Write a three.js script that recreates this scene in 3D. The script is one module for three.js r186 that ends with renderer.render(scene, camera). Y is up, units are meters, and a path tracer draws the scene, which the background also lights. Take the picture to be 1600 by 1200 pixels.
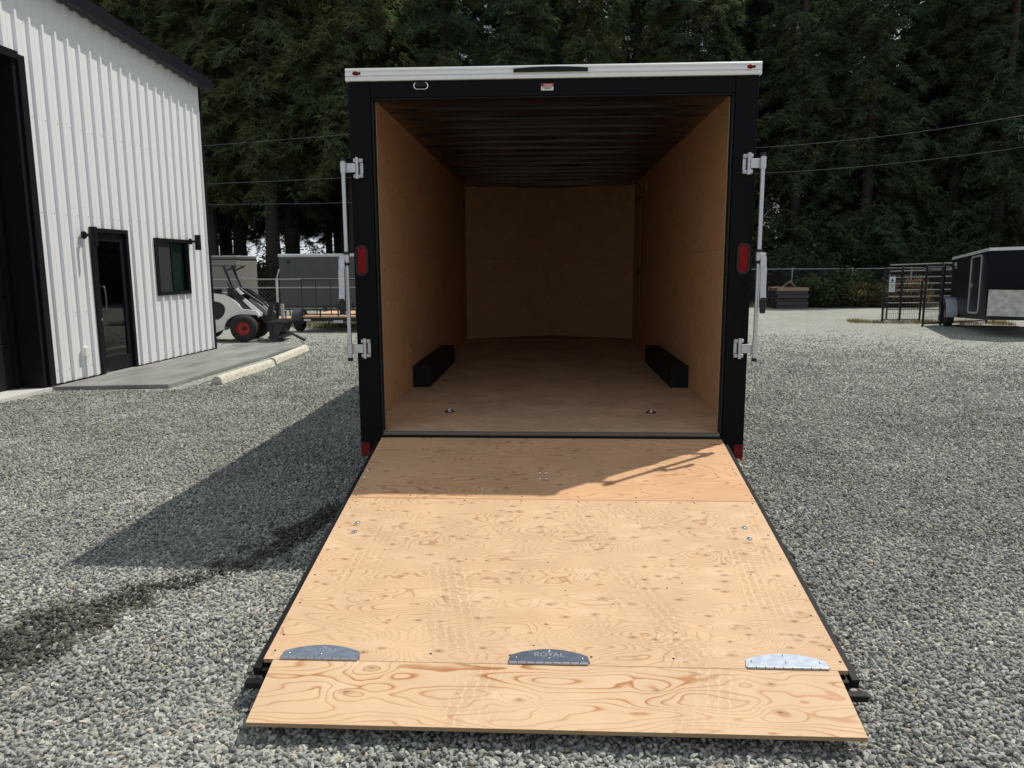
import * as THREE from 'three';
import { mergeGeometries, mergeVertices } from 'three/addons/utils/BufferGeometryUtils.js';
import { RoundedBoxGeometry } from 'three/addons/geometries/RoundedBoxGeometry.js';
import { FontLoader } from 'three/addons/loaders/FontLoader.js';
import { TextGeometry } from 'three/addons/geometries/TextGeometry.js';
import { createNoise2D } from 'simplex-noise';

// ---------------------------------------------------------------- random numbers and noise
function rng(seed) {
  let a = seed >>> 0;
  return () => { a = (a + 0x6D2B79F5) | 0; let t = Math.imul(a ^ (a >>> 15), 1 | a); t = (t + Math.imul(t ^ (t >>> 7), 61 | t)) ^ t; return ((t ^ (t >>> 14)) >>> 0) / 4294967296; };
}
const N2 = createNoise2D(rng(11)), N3 = createNoise2D(rng(23)), N4 = createNoise2D(rng(37));
const clamp = (v, a = 0, b = 1) => Math.min(b, Math.max(a, v));
const sstep = (a, b, v) => { const t = clamp((v - a) / (b - a)); return t * t * (3 - 2 * t); };
const lerp = (a, b, t) => a + (b - a) * t;

// ---------------------------------------------------------------- camera
const scene = new THREE.Scene();
const camera = new THREE.PerspectiveCamera(2 * Math.atan(600 / 1175.3) * 180 / Math.PI, 4 / 3, 0.05, 3000);
{
  const yaw = 0.0487, p = 0.156, r = -0.005;
  const fw = new THREE.Vector3(-Math.sin(yaw) * Math.cos(p), -Math.sin(p), -Math.cos(yaw) * Math.cos(p));
  const rt = new THREE.Vector3(Math.cos(yaw), 0, -Math.sin(yaw));
  const up = new THREE.Vector3().crossVectors(rt, fw);
  const X = rt.clone().multiplyScalar(Math.cos(r)).addScaledVector(up, Math.sin(r));
  const Y = up.clone().multiplyScalar(Math.cos(r)).addScaledVector(rt, -Math.sin(r));
  camera.quaternion.setFromRotationMatrix(new THREE.Matrix4().makeBasis(X, Y, fw.clone().negate()));
  camera.position.set(-0.0115, 1.69, 4.9458);
}
scene.add(camera);

// ---------------------------------------------------------------- sky, sun, exposure
const SUN = new THREE.Vector3(0.438, 0.856, -0.28).normalize();
{
  const W = 512, H = 256, d = new Float32Array(W * H * 4);
  for (let j = 0; j < H; j++) for (let i = 0; i < W; i++) {
    const el = ((j + 0.5) / H - 0.5) * Math.PI, az = ((i + 0.5) / W) * Math.PI * 2;
    const y = Math.sin(el), cx = Math.cos(az), cz = Math.sin(az), k = 1 / (Math.max(y, 0) + 0.22);
    let n = 0, a = 0.55, f = 0.9;
    for (let o = 0; o < 5; o++) { n += a * N2(cx * Math.cos(el) * k * f + 3.1, cz * Math.cos(el) * k * f + 7.7); a *= 0.52; f *= 2.1; }
    const c = sstep(-0.05, 0.55, n) * 0.75, t = Math.pow(clamp(1 - Math.max(y, 0)), 3.2);
    const o = (j * W + i) * 4;
    d[o] = lerp(lerp(0.38, 0.79, t), 0.97, c); d[o + 1] = lerp(lerp(0.44, 0.83, t), 0.98, c); d[o + 2] = lerp(lerp(0.52, 0.89, t), 0.98, c); d[o + 3] = 1;
  }
  const sky = new THREE.DataTexture(d, W, H, THREE.RGBAFormat, THREE.FloatType);
  sky.mapping = THREE.EquirectangularReflectionMapping; sky.magFilter = THREE.LinearFilter; sky.needsUpdate = true;
  scene.background = sky; scene.environment = sky;
}
const sun = new THREE.DirectionalLight(new THREE.Color().setRGB(1, 0.95, 0.86), 3.9);
sun.position.copy(SUN).multiplyScalar(60); sun.castShadow = true;
sun.shadow.mapSize.set(4096, 4096); sun.shadow.radius = 1;
Object.assign(sun.shadow.camera, { left: -45, right: 45, top: 45, bottom: -45, near: 1, far: 160 });
scene.add(sun, sun.target);
const renderer = new THREE.WebGLRenderer({ antialias: true });
renderer.toneMapping = THREE.LinearToneMapping;
renderer.toneMappingExposure = 0.92;
renderer.shadowMap.enabled = true;

// ---------------------------------------------------------------- helpers
const taken = {};
function numbered(name) { const n = taken[name] = (taken[name] ?? -1) + 1; return n ? name + '_' + String(n).padStart(3, '0') : name; }
function shade(m) { m.castShadow = true; m.receiveShadow = true; return m; }
function mesh(parent, name, geo, mat, label) {
  const m = shade(new THREE.Mesh(geo, mat)); m.name = parent === scene ? numbered(name) : name; parent.add(m);
  if (label) m.userData.label = label; return m;
}
function part(parent, name, x = 0, y = 0, z = 0) { const g = new THREE.Group(); g.name = name; g.position.set(x, y, z); parent.add(g); return g; }
function thing(name, label, category, [x, y, z] = [0, 0, 0], turn = 0, group) {
  const o = new THREE.Group(); o.name = numbered(name); scene.add(o); o.position.set(x, y, z); o.rotation.y = turn;
  o.userData = { label, category }; if (group) o.userData.group = group; return o;
}
function copy(o, label, [x, y, z], turn = 0, scale = 1) {
  const c = o.clone(); c.name = numbered(o.name.replace(/_\d{3}$/, '')); scene.add(c); c.position.set(x, y, z); c.rotation.y = turn; c.scale.setScalar(scale);
  c.userData = { ...o.userData, label }; return c;
}
function struct(name, geo, mat, label) { const m = mesh(scene, name, geo, mat); m.userData = { kind: 'structure', label, category: name.replace(/_/g, ' ') }; return m; }
const bx = (w, h, d, x = 0, y = 0, z = 0) => new THREE.BoxGeometry(w, h, d).translate(x, y, z);
const rb = (w, h, d, x = 0, y = 0, z = 0, r = 0.004) => new RoundedBoxGeometry(w, h, d, 2, Math.min(r, w / 2.01, h / 2.01, d / 2.01)).translate(x, y, z);
const box2 = (x0, x1, y0, y1, z0, z1, r = 0) => r ? rb(x1 - x0, y1 - y0, z1 - z0, (x0 + x1) / 2, (y0 + y1) / 2, (z0 + z1) / 2, r) : bx(x1 - x0, y1 - y0, z1 - z0, (x0 + x1) / 2, (y0 + y1) / 2, (z0 + z1) / 2);
const cyl = (r0, r1, h, seg = 16) => new THREE.CylinderGeometry(r0, r1, h, seg);
function merge(list) { return mergeGeometries(list.map(g => { const q = g.index ? g.toNonIndexed() : g; for (const k of Object.keys(q.attributes)) if (!['position', 'normal', 'uv'].includes(k)) q.deleteAttribute(k); return q; })); }
function bar(a, b, r, seg = 8) { // round bar between two points
  const A = new THREE.Vector3(...a), B = new THREE.Vector3(...b), d = B.clone().sub(A), L = d.length();
  const g = cyl(r, r, L, seg); g.applyQuaternion(new THREE.Quaternion().setFromUnitVectors(new THREE.Vector3(0, 1, 0), d.normalize()));
  return g.translate((A.x + B.x) / 2, (A.y + B.y) / 2, (A.z + B.z) / 2);
}
function tube(pts, r, seg = 8, n = 24) { return new THREE.TubeGeometry(new THREE.CatmullRomCurve3(pts.map(p => new THREE.Vector3(...p))), n, r, seg, false); }
function shapeOf(pts) { const s = new THREE.Shape(); pts.forEach(([x, y], i) => i ? s.lineTo(x, y) : s.moveTo(x, y)); s.closePath(); return s; }
function extr(pts, depth, bevel = 0, curveSegments = 12) {
  const s = Array.isArray(pts) ? shapeOf(pts) : pts;
  return new THREE.ExtrudeGeometry(s, { depth, curveSegments, bevelEnabled: bevel > 0, bevelThickness: bevel, bevelSize: bevel, bevelOffset: -bevel, bevelSegments: 2 });
}
function stadium(w, h) { const s = new THREE.Shape(), r = w / 2, k = h / 2 - r; s.absarc(0, k, r, 0, Math.PI); s.absarc(0, -k, r, Math.PI, Math.PI * 2); s.closePath(); return s; }
const rgb = (r, g, b) => new THREE.Color().setRGB(r, g, b);
const std = (c, roughness = 0.6, metalness = 0, extra = {}) => new THREE.MeshStandardMaterial({ color: c, roughness, metalness, ...extra });
const phy = (c, roughness = 0.6, metalness = 0, extra = {}) => new THREE.MeshPhysicalMaterial({ color: c, roughness, metalness, ...extra });
function dataTex(W, H, fn, srgb = true, repeat = false) {
  const d = new Uint8Array(W * H * 4);
  for (let j = 0; j < H; j++) for (let i = 0; i < W; i++) { const c = fn((i + 0.5) / W, (j + 0.5) / H, i, j), o = (j * W + i) * 4; d[o] = clamp(c[0], 0, 255); d[o + 1] = clamp(c[1], 0, 255); d[o + 2] = clamp(c[2], 0, 255); d[o + 3] = 255; }
  const t = new THREE.DataTexture(d, W, H, THREE.RGBAFormat); t.magFilter = THREE.LinearFilter; t.minFilter = THREE.LinearMipmapLinearFilter; t.generateMipmaps = true;
  if (srgb) t.colorSpace = THREE.SRGBColorSpace; if (repeat) t.wrapS = t.wrapT = THREE.RepeatWrapping; t.needsUpdate = true; return t;
}

// ---------------------------------------------------------------- procedural surfaces
// rotary cut plywood: growth-ring contours along X, knots, fibres, screws and tyre prints where asked
function plywood(W, H, wm, hm, o) {
  const r = rng(o.seed), ox = r() * 40, oy = r() * 40;
  const knots = [];
  for (const k of o.knots || []) knots.push(k);
  const kr = rng(o.seed + 5);
  for (let i = 0; i < (o.specks || 0); i++) {
    const col = Math.floor(kr() * 9), row = Math.floor(kr() * 12);
    knots.push([(col + 0.5 + (kr() - 0.5) * 0.7) / 9 * wm, (row + 0.5 + (kr() - 0.5) * 0.8) / 12 * hm, 0.009 + kr() * 0.008, kr()]);
  }
  const cell = new Map(); const CS = 0.12;
  knots.forEach(k => { for (let a = -1; a <= 1; a++) for (let b = -1; b <= 1; b++) { const id = (Math.floor(k[0] / CS) + a) + ':' + (Math.floor(k[1] / CS) + b); if (!cell.has(id)) cell.set(id, []); cell.get(id).push(k); } });
  const base = o.base, late = o.late, fx = o.fx || 0.75, fy = o.fy || 3.4, rings = o.rings || 6;
  return dataTex(W, H, (u, v) => {
    const X = u * wm, Y = v * hm, px = o.turn ? Y : X, py = o.turn ? X : Y;
    let f = rings * (N2(px * fx + ox, py * fy + oy) + 0.3 * N3(px * fx * 2.7 + ox, py * fy * 2.2 + oy) + 0.035 * N4(px * 7 + ox, py * 19)) + py * (o.slope ?? 9);
    let dark = 0, pale = 0;
    const near = cell.get(Math.floor(X / CS) + ':' + Math.floor(Y / CS));
    if (near) for (const k of near) {
      const dx = (X - k[0]) / 2.2, dy = Y - k[1], q = Math.sqrt(dx * dx + dy * dy) / k[2];
      f += 2.6 * Math.exp(-q * 0.42) * (k[3] > 0.5 ? 1 : -1) * (1 - sstep(0.05, 0.115, Math.hypot(X - k[0], dy)));
      dark = Math.max(dark, 0.85 * (1 - sstep(0.1, 0.45, q)) * (0.45 + 0.55 * k[3]), 0.24 * (1 - sstep(0.3, 1.0, q)));
      if (k[3] < 0.4) pale = Math.max(pale, 1 - sstep(0.6, 2.6, Math.hypot(dx * 0.8 + k[2], dy - k[2] * 1.2) / k[2]));
    }
    const ph = f - Math.floor(f);
    const wide = 0.5 + 0.5 * N3(px * 0.9 + oy, py * 2.4 + ox);
    let ring = (0.75 * sstep(0.62 + 0.2 * (1 - wide), 0.93, ph) + (0.15 + 0.35 * wide) * ph * ph * ph) * (1 - sstep(0.93, 1, ph));
    ring *= (o.amount ?? 0.7) * (0.45 + 0.55 * sstep(-0.5, 0.55, N4(px * 1.3 + ox, py * 3.1 + oy)));
    const fib = N2(px * 5 + oy, py * 260 + ox) * 0.5 + N3(px * 16, py * 520) * 0.5;
    const blot = N3(X * 1.7 + ox, Y * 1.9 + oy) * 0.6 + N4(X * 5.1, Y * 6.3 + oy) * 0.4;
    let k = 1 + fib * (o.fibre ?? 0.035) + blot * (o.blot ?? 0.035);
    if (o.extra) k *= o.extra(X, Y);
    const c = [0, 1, 2].map(i => { let q = lerp(base[i], late[i], ring); q = lerp(q, 246 - i * 22, pale * 0.16); q = lerp(q, [112, 68, 42][i], dark); return q * k; });
    if (o.spots) for (const [sx, sy, sr] of o.spots) { const q = Math.hypot(X - sx, Y - sy); if (q < sr) { c[0] *= 0.25; c[1] *= 0.24; c[2] *= 0.24; } }
    return c;
  });
}
// dusty print of a block tread along a line (x0,y0)-(x1,y1)
function treadPrint(X, Y, x0, y0, x1, y1, half, kind, seed) {
  const dx = x1 - x0, dy = y1 - y0, L = Math.hypot(dx, dy), a = ((X - x0) * dx + (Y - y0) * dy) / L, b = ((X - x0) * -dy + (Y - y0) * dx) / L;
  if (a < -0.06 || a > L + 0.06 || Math.abs(b) > half * 1.15) return 1;
  const fade = sstep(-0.06, 0.1, a) * (1 - sstep(L - 0.1, L + 0.06, a)) * (1 - sstep(half * 0.7, half * 1.1, Math.abs(b) + 0.02 * N2(a * 9, b * 9))) * (0.35 + 0.65 * sstep(-0.35, 0.5, N3(a * 4.3 + seed, b * 5.1)));
  if (kind === 'lines') { const q = Math.abs(((b / 0.034) % 1 + 1) % 1 - 0.5) * 2, blk = Math.abs(((a / 0.05 + (Math.floor(b / 0.034) % 2) * 0.5) % 1 + 1) % 1 - 0.5) * 2; return 1 + fade * (q > 0.72 ? 0.035 : blk > 0.8 ? 0.015 : -0.04); }
  const sx = 0.056, sy = 0.04, row = Math.floor(b / sy), aa = a / sx + (((row % 2) + 2) % 2) * 0.5, u = Math.abs((aa % 1 + 1) % 1 - 0.5) * 2, v = Math.abs((b / sy % 1 + 1) % 1 - 0.5) * 2;
  const edge = Math.max(u * 0.8 + v * 0.45, v);
  return 1 + fade * (edge > 0.9 ? 0.025 : -0.05);
}
const SEAM = 0.868, RL = 2.2296, HR = 1.134;
const lowH = RL - SEAM - 0.003;
const wallPly = (seed) => plywood(768, 384, 2.4, 1.2, { seed, base: [208, 161, 118], late: [180, 128, 86], rings: 6, amount: 0.9, fx: 0.8, fy: 3.2, slope: 5, fibre: 0.05, blot: 0.03, specks: 20 });
const edgeMat = std(rgb(0.36, 0.25, 0.14), 0.85);
const plyMat = (map) => { const top = std(0xffffff, 0.72, 0, { map }); return [edgeMat, edgeMat, top, edgeMat, edgeMat, edgeMat]; };
const screwR = rng(4), screws = [];
for (let i = 0; i < 8; i++) { screws.push([0.02 + i * 0.318, lowH - 0.018, 0.0055]); screws.push([0.02 + i * 0.318 + screwR() * 0.01, 0.05, 0.0055]); }
for (let i = 0; i < 6; i++) { screws.push([0.03, 0.15 + i * 0.22, 0.005]); screws.push([2 * HR - 0.03, 0.12 + i * 0.22, 0.005]); }
for (let i = 0; i < 18; i++) screws.push([0.2 + screwR() * 1.9, 0.1 + screwR() * 1.15, 0.004]);
const M = {
  plyLower: plyMat(plywood(2048, 1152, 2 * HR, lowH, {
    seed: 3, base: [216, 181, 144], late: [174, 128, 88], rings: 8.5, amount: 0.75, fx: 0.75, fy: 3.0, slope: 9, specks: 170, fibre: 0.045, blot: 0.04, spots: screws,
    extra: (X, Y) => { const x = X - HR, z = RL - Y; return treadPrint(x, z, 0.27, 1.5, 0.56, 2.24, 0.13, 'hex', 2) * treadPrint(x, z, -0.52, 1.45, -0.36, 2.2, 0.13, 'hex', 9) * treadPrint(x, z, 1.0, 0.92, 0.96, 1.95, 0.12, 'lines', 5) * treadPrint(x, z, -0.86, 1.1, -0.9, 1.75, 0.1, 'lines', 14) * treadPrint(x, z, 0.1, 0.95, 0.25, 1.4, 0.12, 'hex', 31); },
  })),
  plyUpper: plyMat(plywood(1024, 512, 2 * HR, SEAM, { seed: 8, base: [217, 172, 130], late: [176, 122, 82], rings: 4.5, amount: 0.9, fx: 0.42, fy: 3.6, slope: 12, specks: 26, fibre: 0.035, spots: screws.map(([x, y, r]) => [x, y * 0.64, r * 0.9]) })),
  plyFlap: plyMat(plywood(1536, 256, 2.19, 0.303, {
    seed: 21, base: [219, 186, 149], late: [186, 132, 90], rings: 3.2, amount: 1.3, fx: 0.8, fy: 5.2, slope: 4, specks: 0, fibre: 0.03, blot: 0.03,
    knots: [[1.49, 0.19, 0.013, 0.55], [1.92, 0.1, 0.02, 0.6], [1.92, 0.23, 0.014, 0.6], [0.98, 0.13, 0.016, 0.15], [0.33, 0.15, 0.02, 0.3], [0.4, 0.27, 0.02, 0.3]],
    extra: (X, Y) => treadPrint(X, Y, 1.62, -0.05, 1.72, 0.36, 0.12, 'hex', 3) * treadPrint(X, Y, 0.78, -0.05, 0.84, 0.36, 0.1, 'hex', 8),
  })),
  floor: [0, 1, 2].map(i => plyMat(plywood(1024, 1024, 2.5, 2.4, { seed: 51 + i * 7, base: [222, 187, 152], late: [182, 140, 104], rings: 6, amount: 0.75, fx: 0.5, fy: 4.4, slope: 9, specks: 46, fibre: 0.05, blot: 0.09 }))),
  wall: [71, 83, 97].map(s => std(0xffffff, 0.7, 0, { map: wallPly(s) })),
  black: phy(rgb(0.004, 0.0042, 0.005), 0.42, 0, { specularIntensity: 0.18 }),
  blackSatin: phy(rgb(0.009, 0.009, 0.01), 0.55, 0, { specularIntensity: 0.5 }),
  rubber: std(rgb(0.02, 0.02, 0.02), 0.85),
  steel: std(rgb(0.52, 0.53, 0.55), 0.38, 0.85),
  zinc: std(rgb(0.45, 0.47, 0.5), 0.42, 0.8),
  alu: std(rgb(0.78, 0.78, 0.77), 0.42, 0.35),
  chrome: std(rgb(0.7, 0.7, 0.7), 0.12, 1),
  red: phy(rgb(0.2, 0.002, 0.005), 0.3, 0, { specularIntensity: 0.25 }),
  reflector: phy(rgb(0.16, 0.006, 0.01), 0.45, 0, { specularIntensity: 0.4 }),
  amber: phy(rgb(0.7, 0.25, 0.03), 0.2),
  ceiling: phy(rgb(0.014, 0.012, 0.011), 0.3, 0, { clearcoat: 0.6, clearcoatRoughness: 0.25 }),
};

// ---------------------------------------------------------------- ground
const palette = (r) => {
  const k = r(), s = 0.78 + 0.86 * r();
  if (k < 0.07) return [0.33 * s, 0.305 * s, 0.235 * s];
  if (k < 0.24) return [0.125 * s, 0.128 * s, 0.122 * s];
  if (k < 0.34) return [0.37 * s, 0.372 * s, 0.335 * s];
  if (k < 0.5) return [0.238 * s, 0.25 * s, 0.225 * s];
  return [0.272 * s, 0.276 * s, 0.252 * s];
};
const toS = (v) => 255 * (v <= 0.0031308 ? v * 12.92 : 1.055 * Math.pow(v, 1 / 2.4) - 0.055);
{
  // tile of crushed stone, 2.56 m a side: one tone for each stone, relief from the distance to the next stone
  const S = 1024, n = 134, r = rng(77), px = [], py = [], col = [], hgt = [];
  for (let i = 0; i < n * n; i++) { px.push(r()); py.push(r()); col.push(palette(r).map(toS)); hgt.push(r()); }
  const bump = new Uint8Array(S * S * 4);
  const map = dataTex(S, S, (u, v, i, j) => {
    const gx = u * n, gy = v * n, cx = Math.floor(gx), cy = Math.floor(gy); let d1 = 9, d2 = 9, id = 0;
    for (let b = -1; b <= 1; b++) for (let a = -1; a <= 1; a++) {
      const k = ((cy + b + n) % n) * n + ((cx + a + n) % n), dx = cx + a + px[k] - gx, dy = cy + b + py[k] - gy, d = dx * dx + dy * dy * 1.5;
      if (d < d1) { d2 = d1; d1 = d; id = k; } else if (d < d2) d2 = d;
    }
    const e = clamp((Math.sqrt(d2) - Math.sqrt(d1)) * 1.8), h = 255 * (0.15 + 0.55 * Math.sqrt(e) + 0.3 * hgt[id]), o = (j * S + i) * 4;
    bump[o] = bump[o + 1] = bump[o + 2] = h; bump[o + 3] = 255;
    return col[id];
  }, true, true);
  const bt = new THREE.DataTexture(bump, S, S, THREE.RGBAFormat); bt.wrapS = bt.wrapT = THREE.RepeatWrapping; bt.magFilter = THREE.LinearFilter; bt.minFilter = THREE.LinearMipmapLinearFilter; bt.generateMipmaps = true; bt.needsUpdate = true;
  // one sheet to the horizon: fine near the yard, coarse far away; forest soil beyond the fences
  const xs = [], zs = [];
  for (let x = -30; x <= 30; x += 0.6) xs.push(x); for (let z = -32; z <= 9; z += 0.6) zs.push(z);
  const far = [60, 150, 400, 1200]; const X = [...far.map(v => -v).reverse(), ...xs, ...far], Z = [...far.map(v => -v).reverse(), ...zs, ...far];
  const pos = [], uv = [], vc = [], idx = [];
  for (const z of Z) for (const x of X) {
    pos.push(x, -0.009, z); uv.push(x / 2.56, z / 2.56);
    const soil = sstep(-27.5, -29, z + 0.8 * N2(x * 0.3, 2)) ;
    const k = 1.14 + 0.1 * N2(x * 0.5, z * 0.5) + 0.06 * N3(x * 1.3, z * 1.3);
    vc.push(lerp(k, 0.22, soil), lerp(k, 0.2, soil), lerp(k * 0.985, 0.14, soil));
  }
  for (let j = 0; j < Z.length - 1; j++) for (let i = 0; i < X.length - 1; i++) { const a = j * X.length + i, b = a + X.length; idx.push(a, b, a + 1, a + 1, b, b + 1); }
  const g = new THREE.BufferGeometry(); g.setAttribute('position', new THREE.Float32BufferAttribute(pos, 3)); g.setAttribute('uv', new THREE.Float32BufferAttribute(uv, 2)); g.setAttribute('color', new THREE.Float32BufferAttribute(vc, 3)); g.setIndex(idx); g.computeVertexNormals();
  struct('ground', g, std(0xffffff, 0.92, 0, { map, bumpMap: bt, bumpScale: 0.012, vertexColors: true }), 'grey crushed stone yard reaching back to the forest');
}
// loose stones: real geometry, nobody could count them
const stain = [[-2.75, 2.35, 0.2], [-2.42, 1.95, 0.32], [-2.36, 1.7, 0.28], [-2.25, 1.45, 0.2], [-2.08, 1.22, 0.12], [-1.84, 1.0, 0.12], [-1.66, 0.7, 0.15], [-1.54, 0.2, 0.15], [-1.46, -0.17, 0.1]];
function wet(x, z) {
  let best = 0;
  for (let i = 0; i < stain.length - 1; i++) {
    const [ax, az, aw] = stain[i], [bx_, bz, bw] = stain[i + 1], dx = bx_ - ax, dz = bz - az, t = clamp(((x - ax) * dx + (z - az) * dz) / (dx * dx + dz * dz));
    const d = Math.hypot(x - ax - dx * t, z - az - dz * t) + 0.09 * N2(x * 3.1, z * 3.1) + 0.05 * N3(x * 9, z * 9);
    best = Math.max(best, 1 - sstep(0.55, 1.2, d / lerp(aw, bw, t)));
  }
  return best;
}
{
  const r = rng(5), variants = [];
  for (let v = 0; v < 7; v++) {
    const g = mergeVertices((() => { const q = new THREE.IcosahedronGeometry(1, v < 2 ? 1 : 0); q.deleteAttribute('uv'); q.deleteAttribute('normal'); return q; })());
    const p = g.attributes.position, sy = 0.42 + 0.25 * r(), sz = 0.6 + 0.25 * r();
    const pl = []; for (let i = 0; i < 5; i++) pl.push([new THREE.Vector3(r() - 0.5, r() - 0.5, r() - 0.5).normalize(), 0.62 + 0.3 * r()]);
    for (let i = 0; i < p.count; i++) {
      const q = new THREE.Vector3().fromBufferAttribute(p, i).multiplyScalar(1 + (r() - 0.5) * 0.3);
      for (const [nn, d] of pl) { const k = q.dot(nn) - d; if (k > 0) q.addScaledVector(nn, -k); }
      p.setXYZ(i, q.x, q.y * sy, q.z * sz);
    }
    const f = g.toNonIndexed(); f.computeVertexNormals(); variants.push(f);
  }
  const lists = variants.map(() => ({ m: [], c: [] }));
  const mtx = new THREE.Matrix4(), q = new THREE.Quaternion(), e = new THREE.Euler(), cell = 0.0172, pos = new THREE.Vector3(), sc = new THREE.Vector3();
  const cx = -0.0115, cz = 4.9458;
  for (let z = 3.9; z > -17.5; z -= cell) for (let x = -9; x < 18; x += cell) {
    const d0 = cz - z; if (x - cx < -0.80 * d0 - 0.5 || x - cx > 0.76 * d0 + 0.5) { if (x - cx > 0.76 * d0 + 0.5) break; x = Math.max(x, cx - 0.80 * d0 - 0.5 - cell); r(); continue; }
    const X = x + (r() - 0.5) * cell * 1.5, Z = z + (r() - 0.5) * cell * 1.5, d = Math.hypot(X - cx, Z - cz);
    if (r() > Math.pow(Math.min(1, 6.2 / d), 1.75) * (1 - sstep(13, 22, d))) continue;
    if (Math.abs(X) < 0.95 && Z > -8 && Z < 2.35) continue;
    if (Z < -4.9 && X < -5.15 - 0.02 * (Z + 5)) { if (X < -6.9 || (Z < -5.2 && Z > -10.95)) continue; }
    const near = d < 4.6, v = near ? Math.floor(r() * 7) : 2 + Math.floor(r() * 5);
    const big = r(), s = (0.0076 + 0.0062 * big * big + 0.0032 * r()) * (1 + 0.12 * N3(X * 0.8, Z * 0.8));
    e.set((r() - 0.5) * 1.3, r() * 6.283, (r() - 0.5) * 1.3); q.setFromEuler(e);
    pos.set(X, -0.009 + 0.014 * r() + 0.006 * N2(X * 1.2, Z * 1.2), Z); sc.set(s * (1 + 0.5 * r()), s * (0.9 + 0.5 * r()), s);
    mtx.compose(pos, q, sc); for (let i = 0; i < 16; i++) lists[v].m.push(mtx.elements[i]);
    const c = palette(r), w = wet(X, Z), k = (1 + 0.13 * N2(X * 0.5, Z * 0.5) + 0.08 * N3(X * 1.6, Z * 1.6)) * (1 - 0.92 * w * (0.62 + 0.38 * r()));
    lists[v].c.push(c[0] * k, c[1] * k, c[2] * k * (1 - 0.12 * w));
  }
  const g = new THREE.Group(); g.name = 'gravel'; g.userData = { kind: 'stuff', label: 'loose grey crushed gravel stones covering the yard', category: 'gravel' }; scene.add(g);
  const mat = std(0xffffff, 0.88);
  let tot = 0;
  lists.forEach((l, i) => {
    const n = l.c.length / 3; if (!n) return; tot += n;
    const im = new THREE.InstancedMesh(variants[i], mat, n); im.instanceMatrix.array.set(l.m); im.instanceColor = new THREE.InstancedBufferAttribute(new Float32Array(l.c), 3);
    im.name = 'gravel_stones'; im.userData.kind = 'stuff'; shade(im); g.add(im);
  });
  
}

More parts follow.
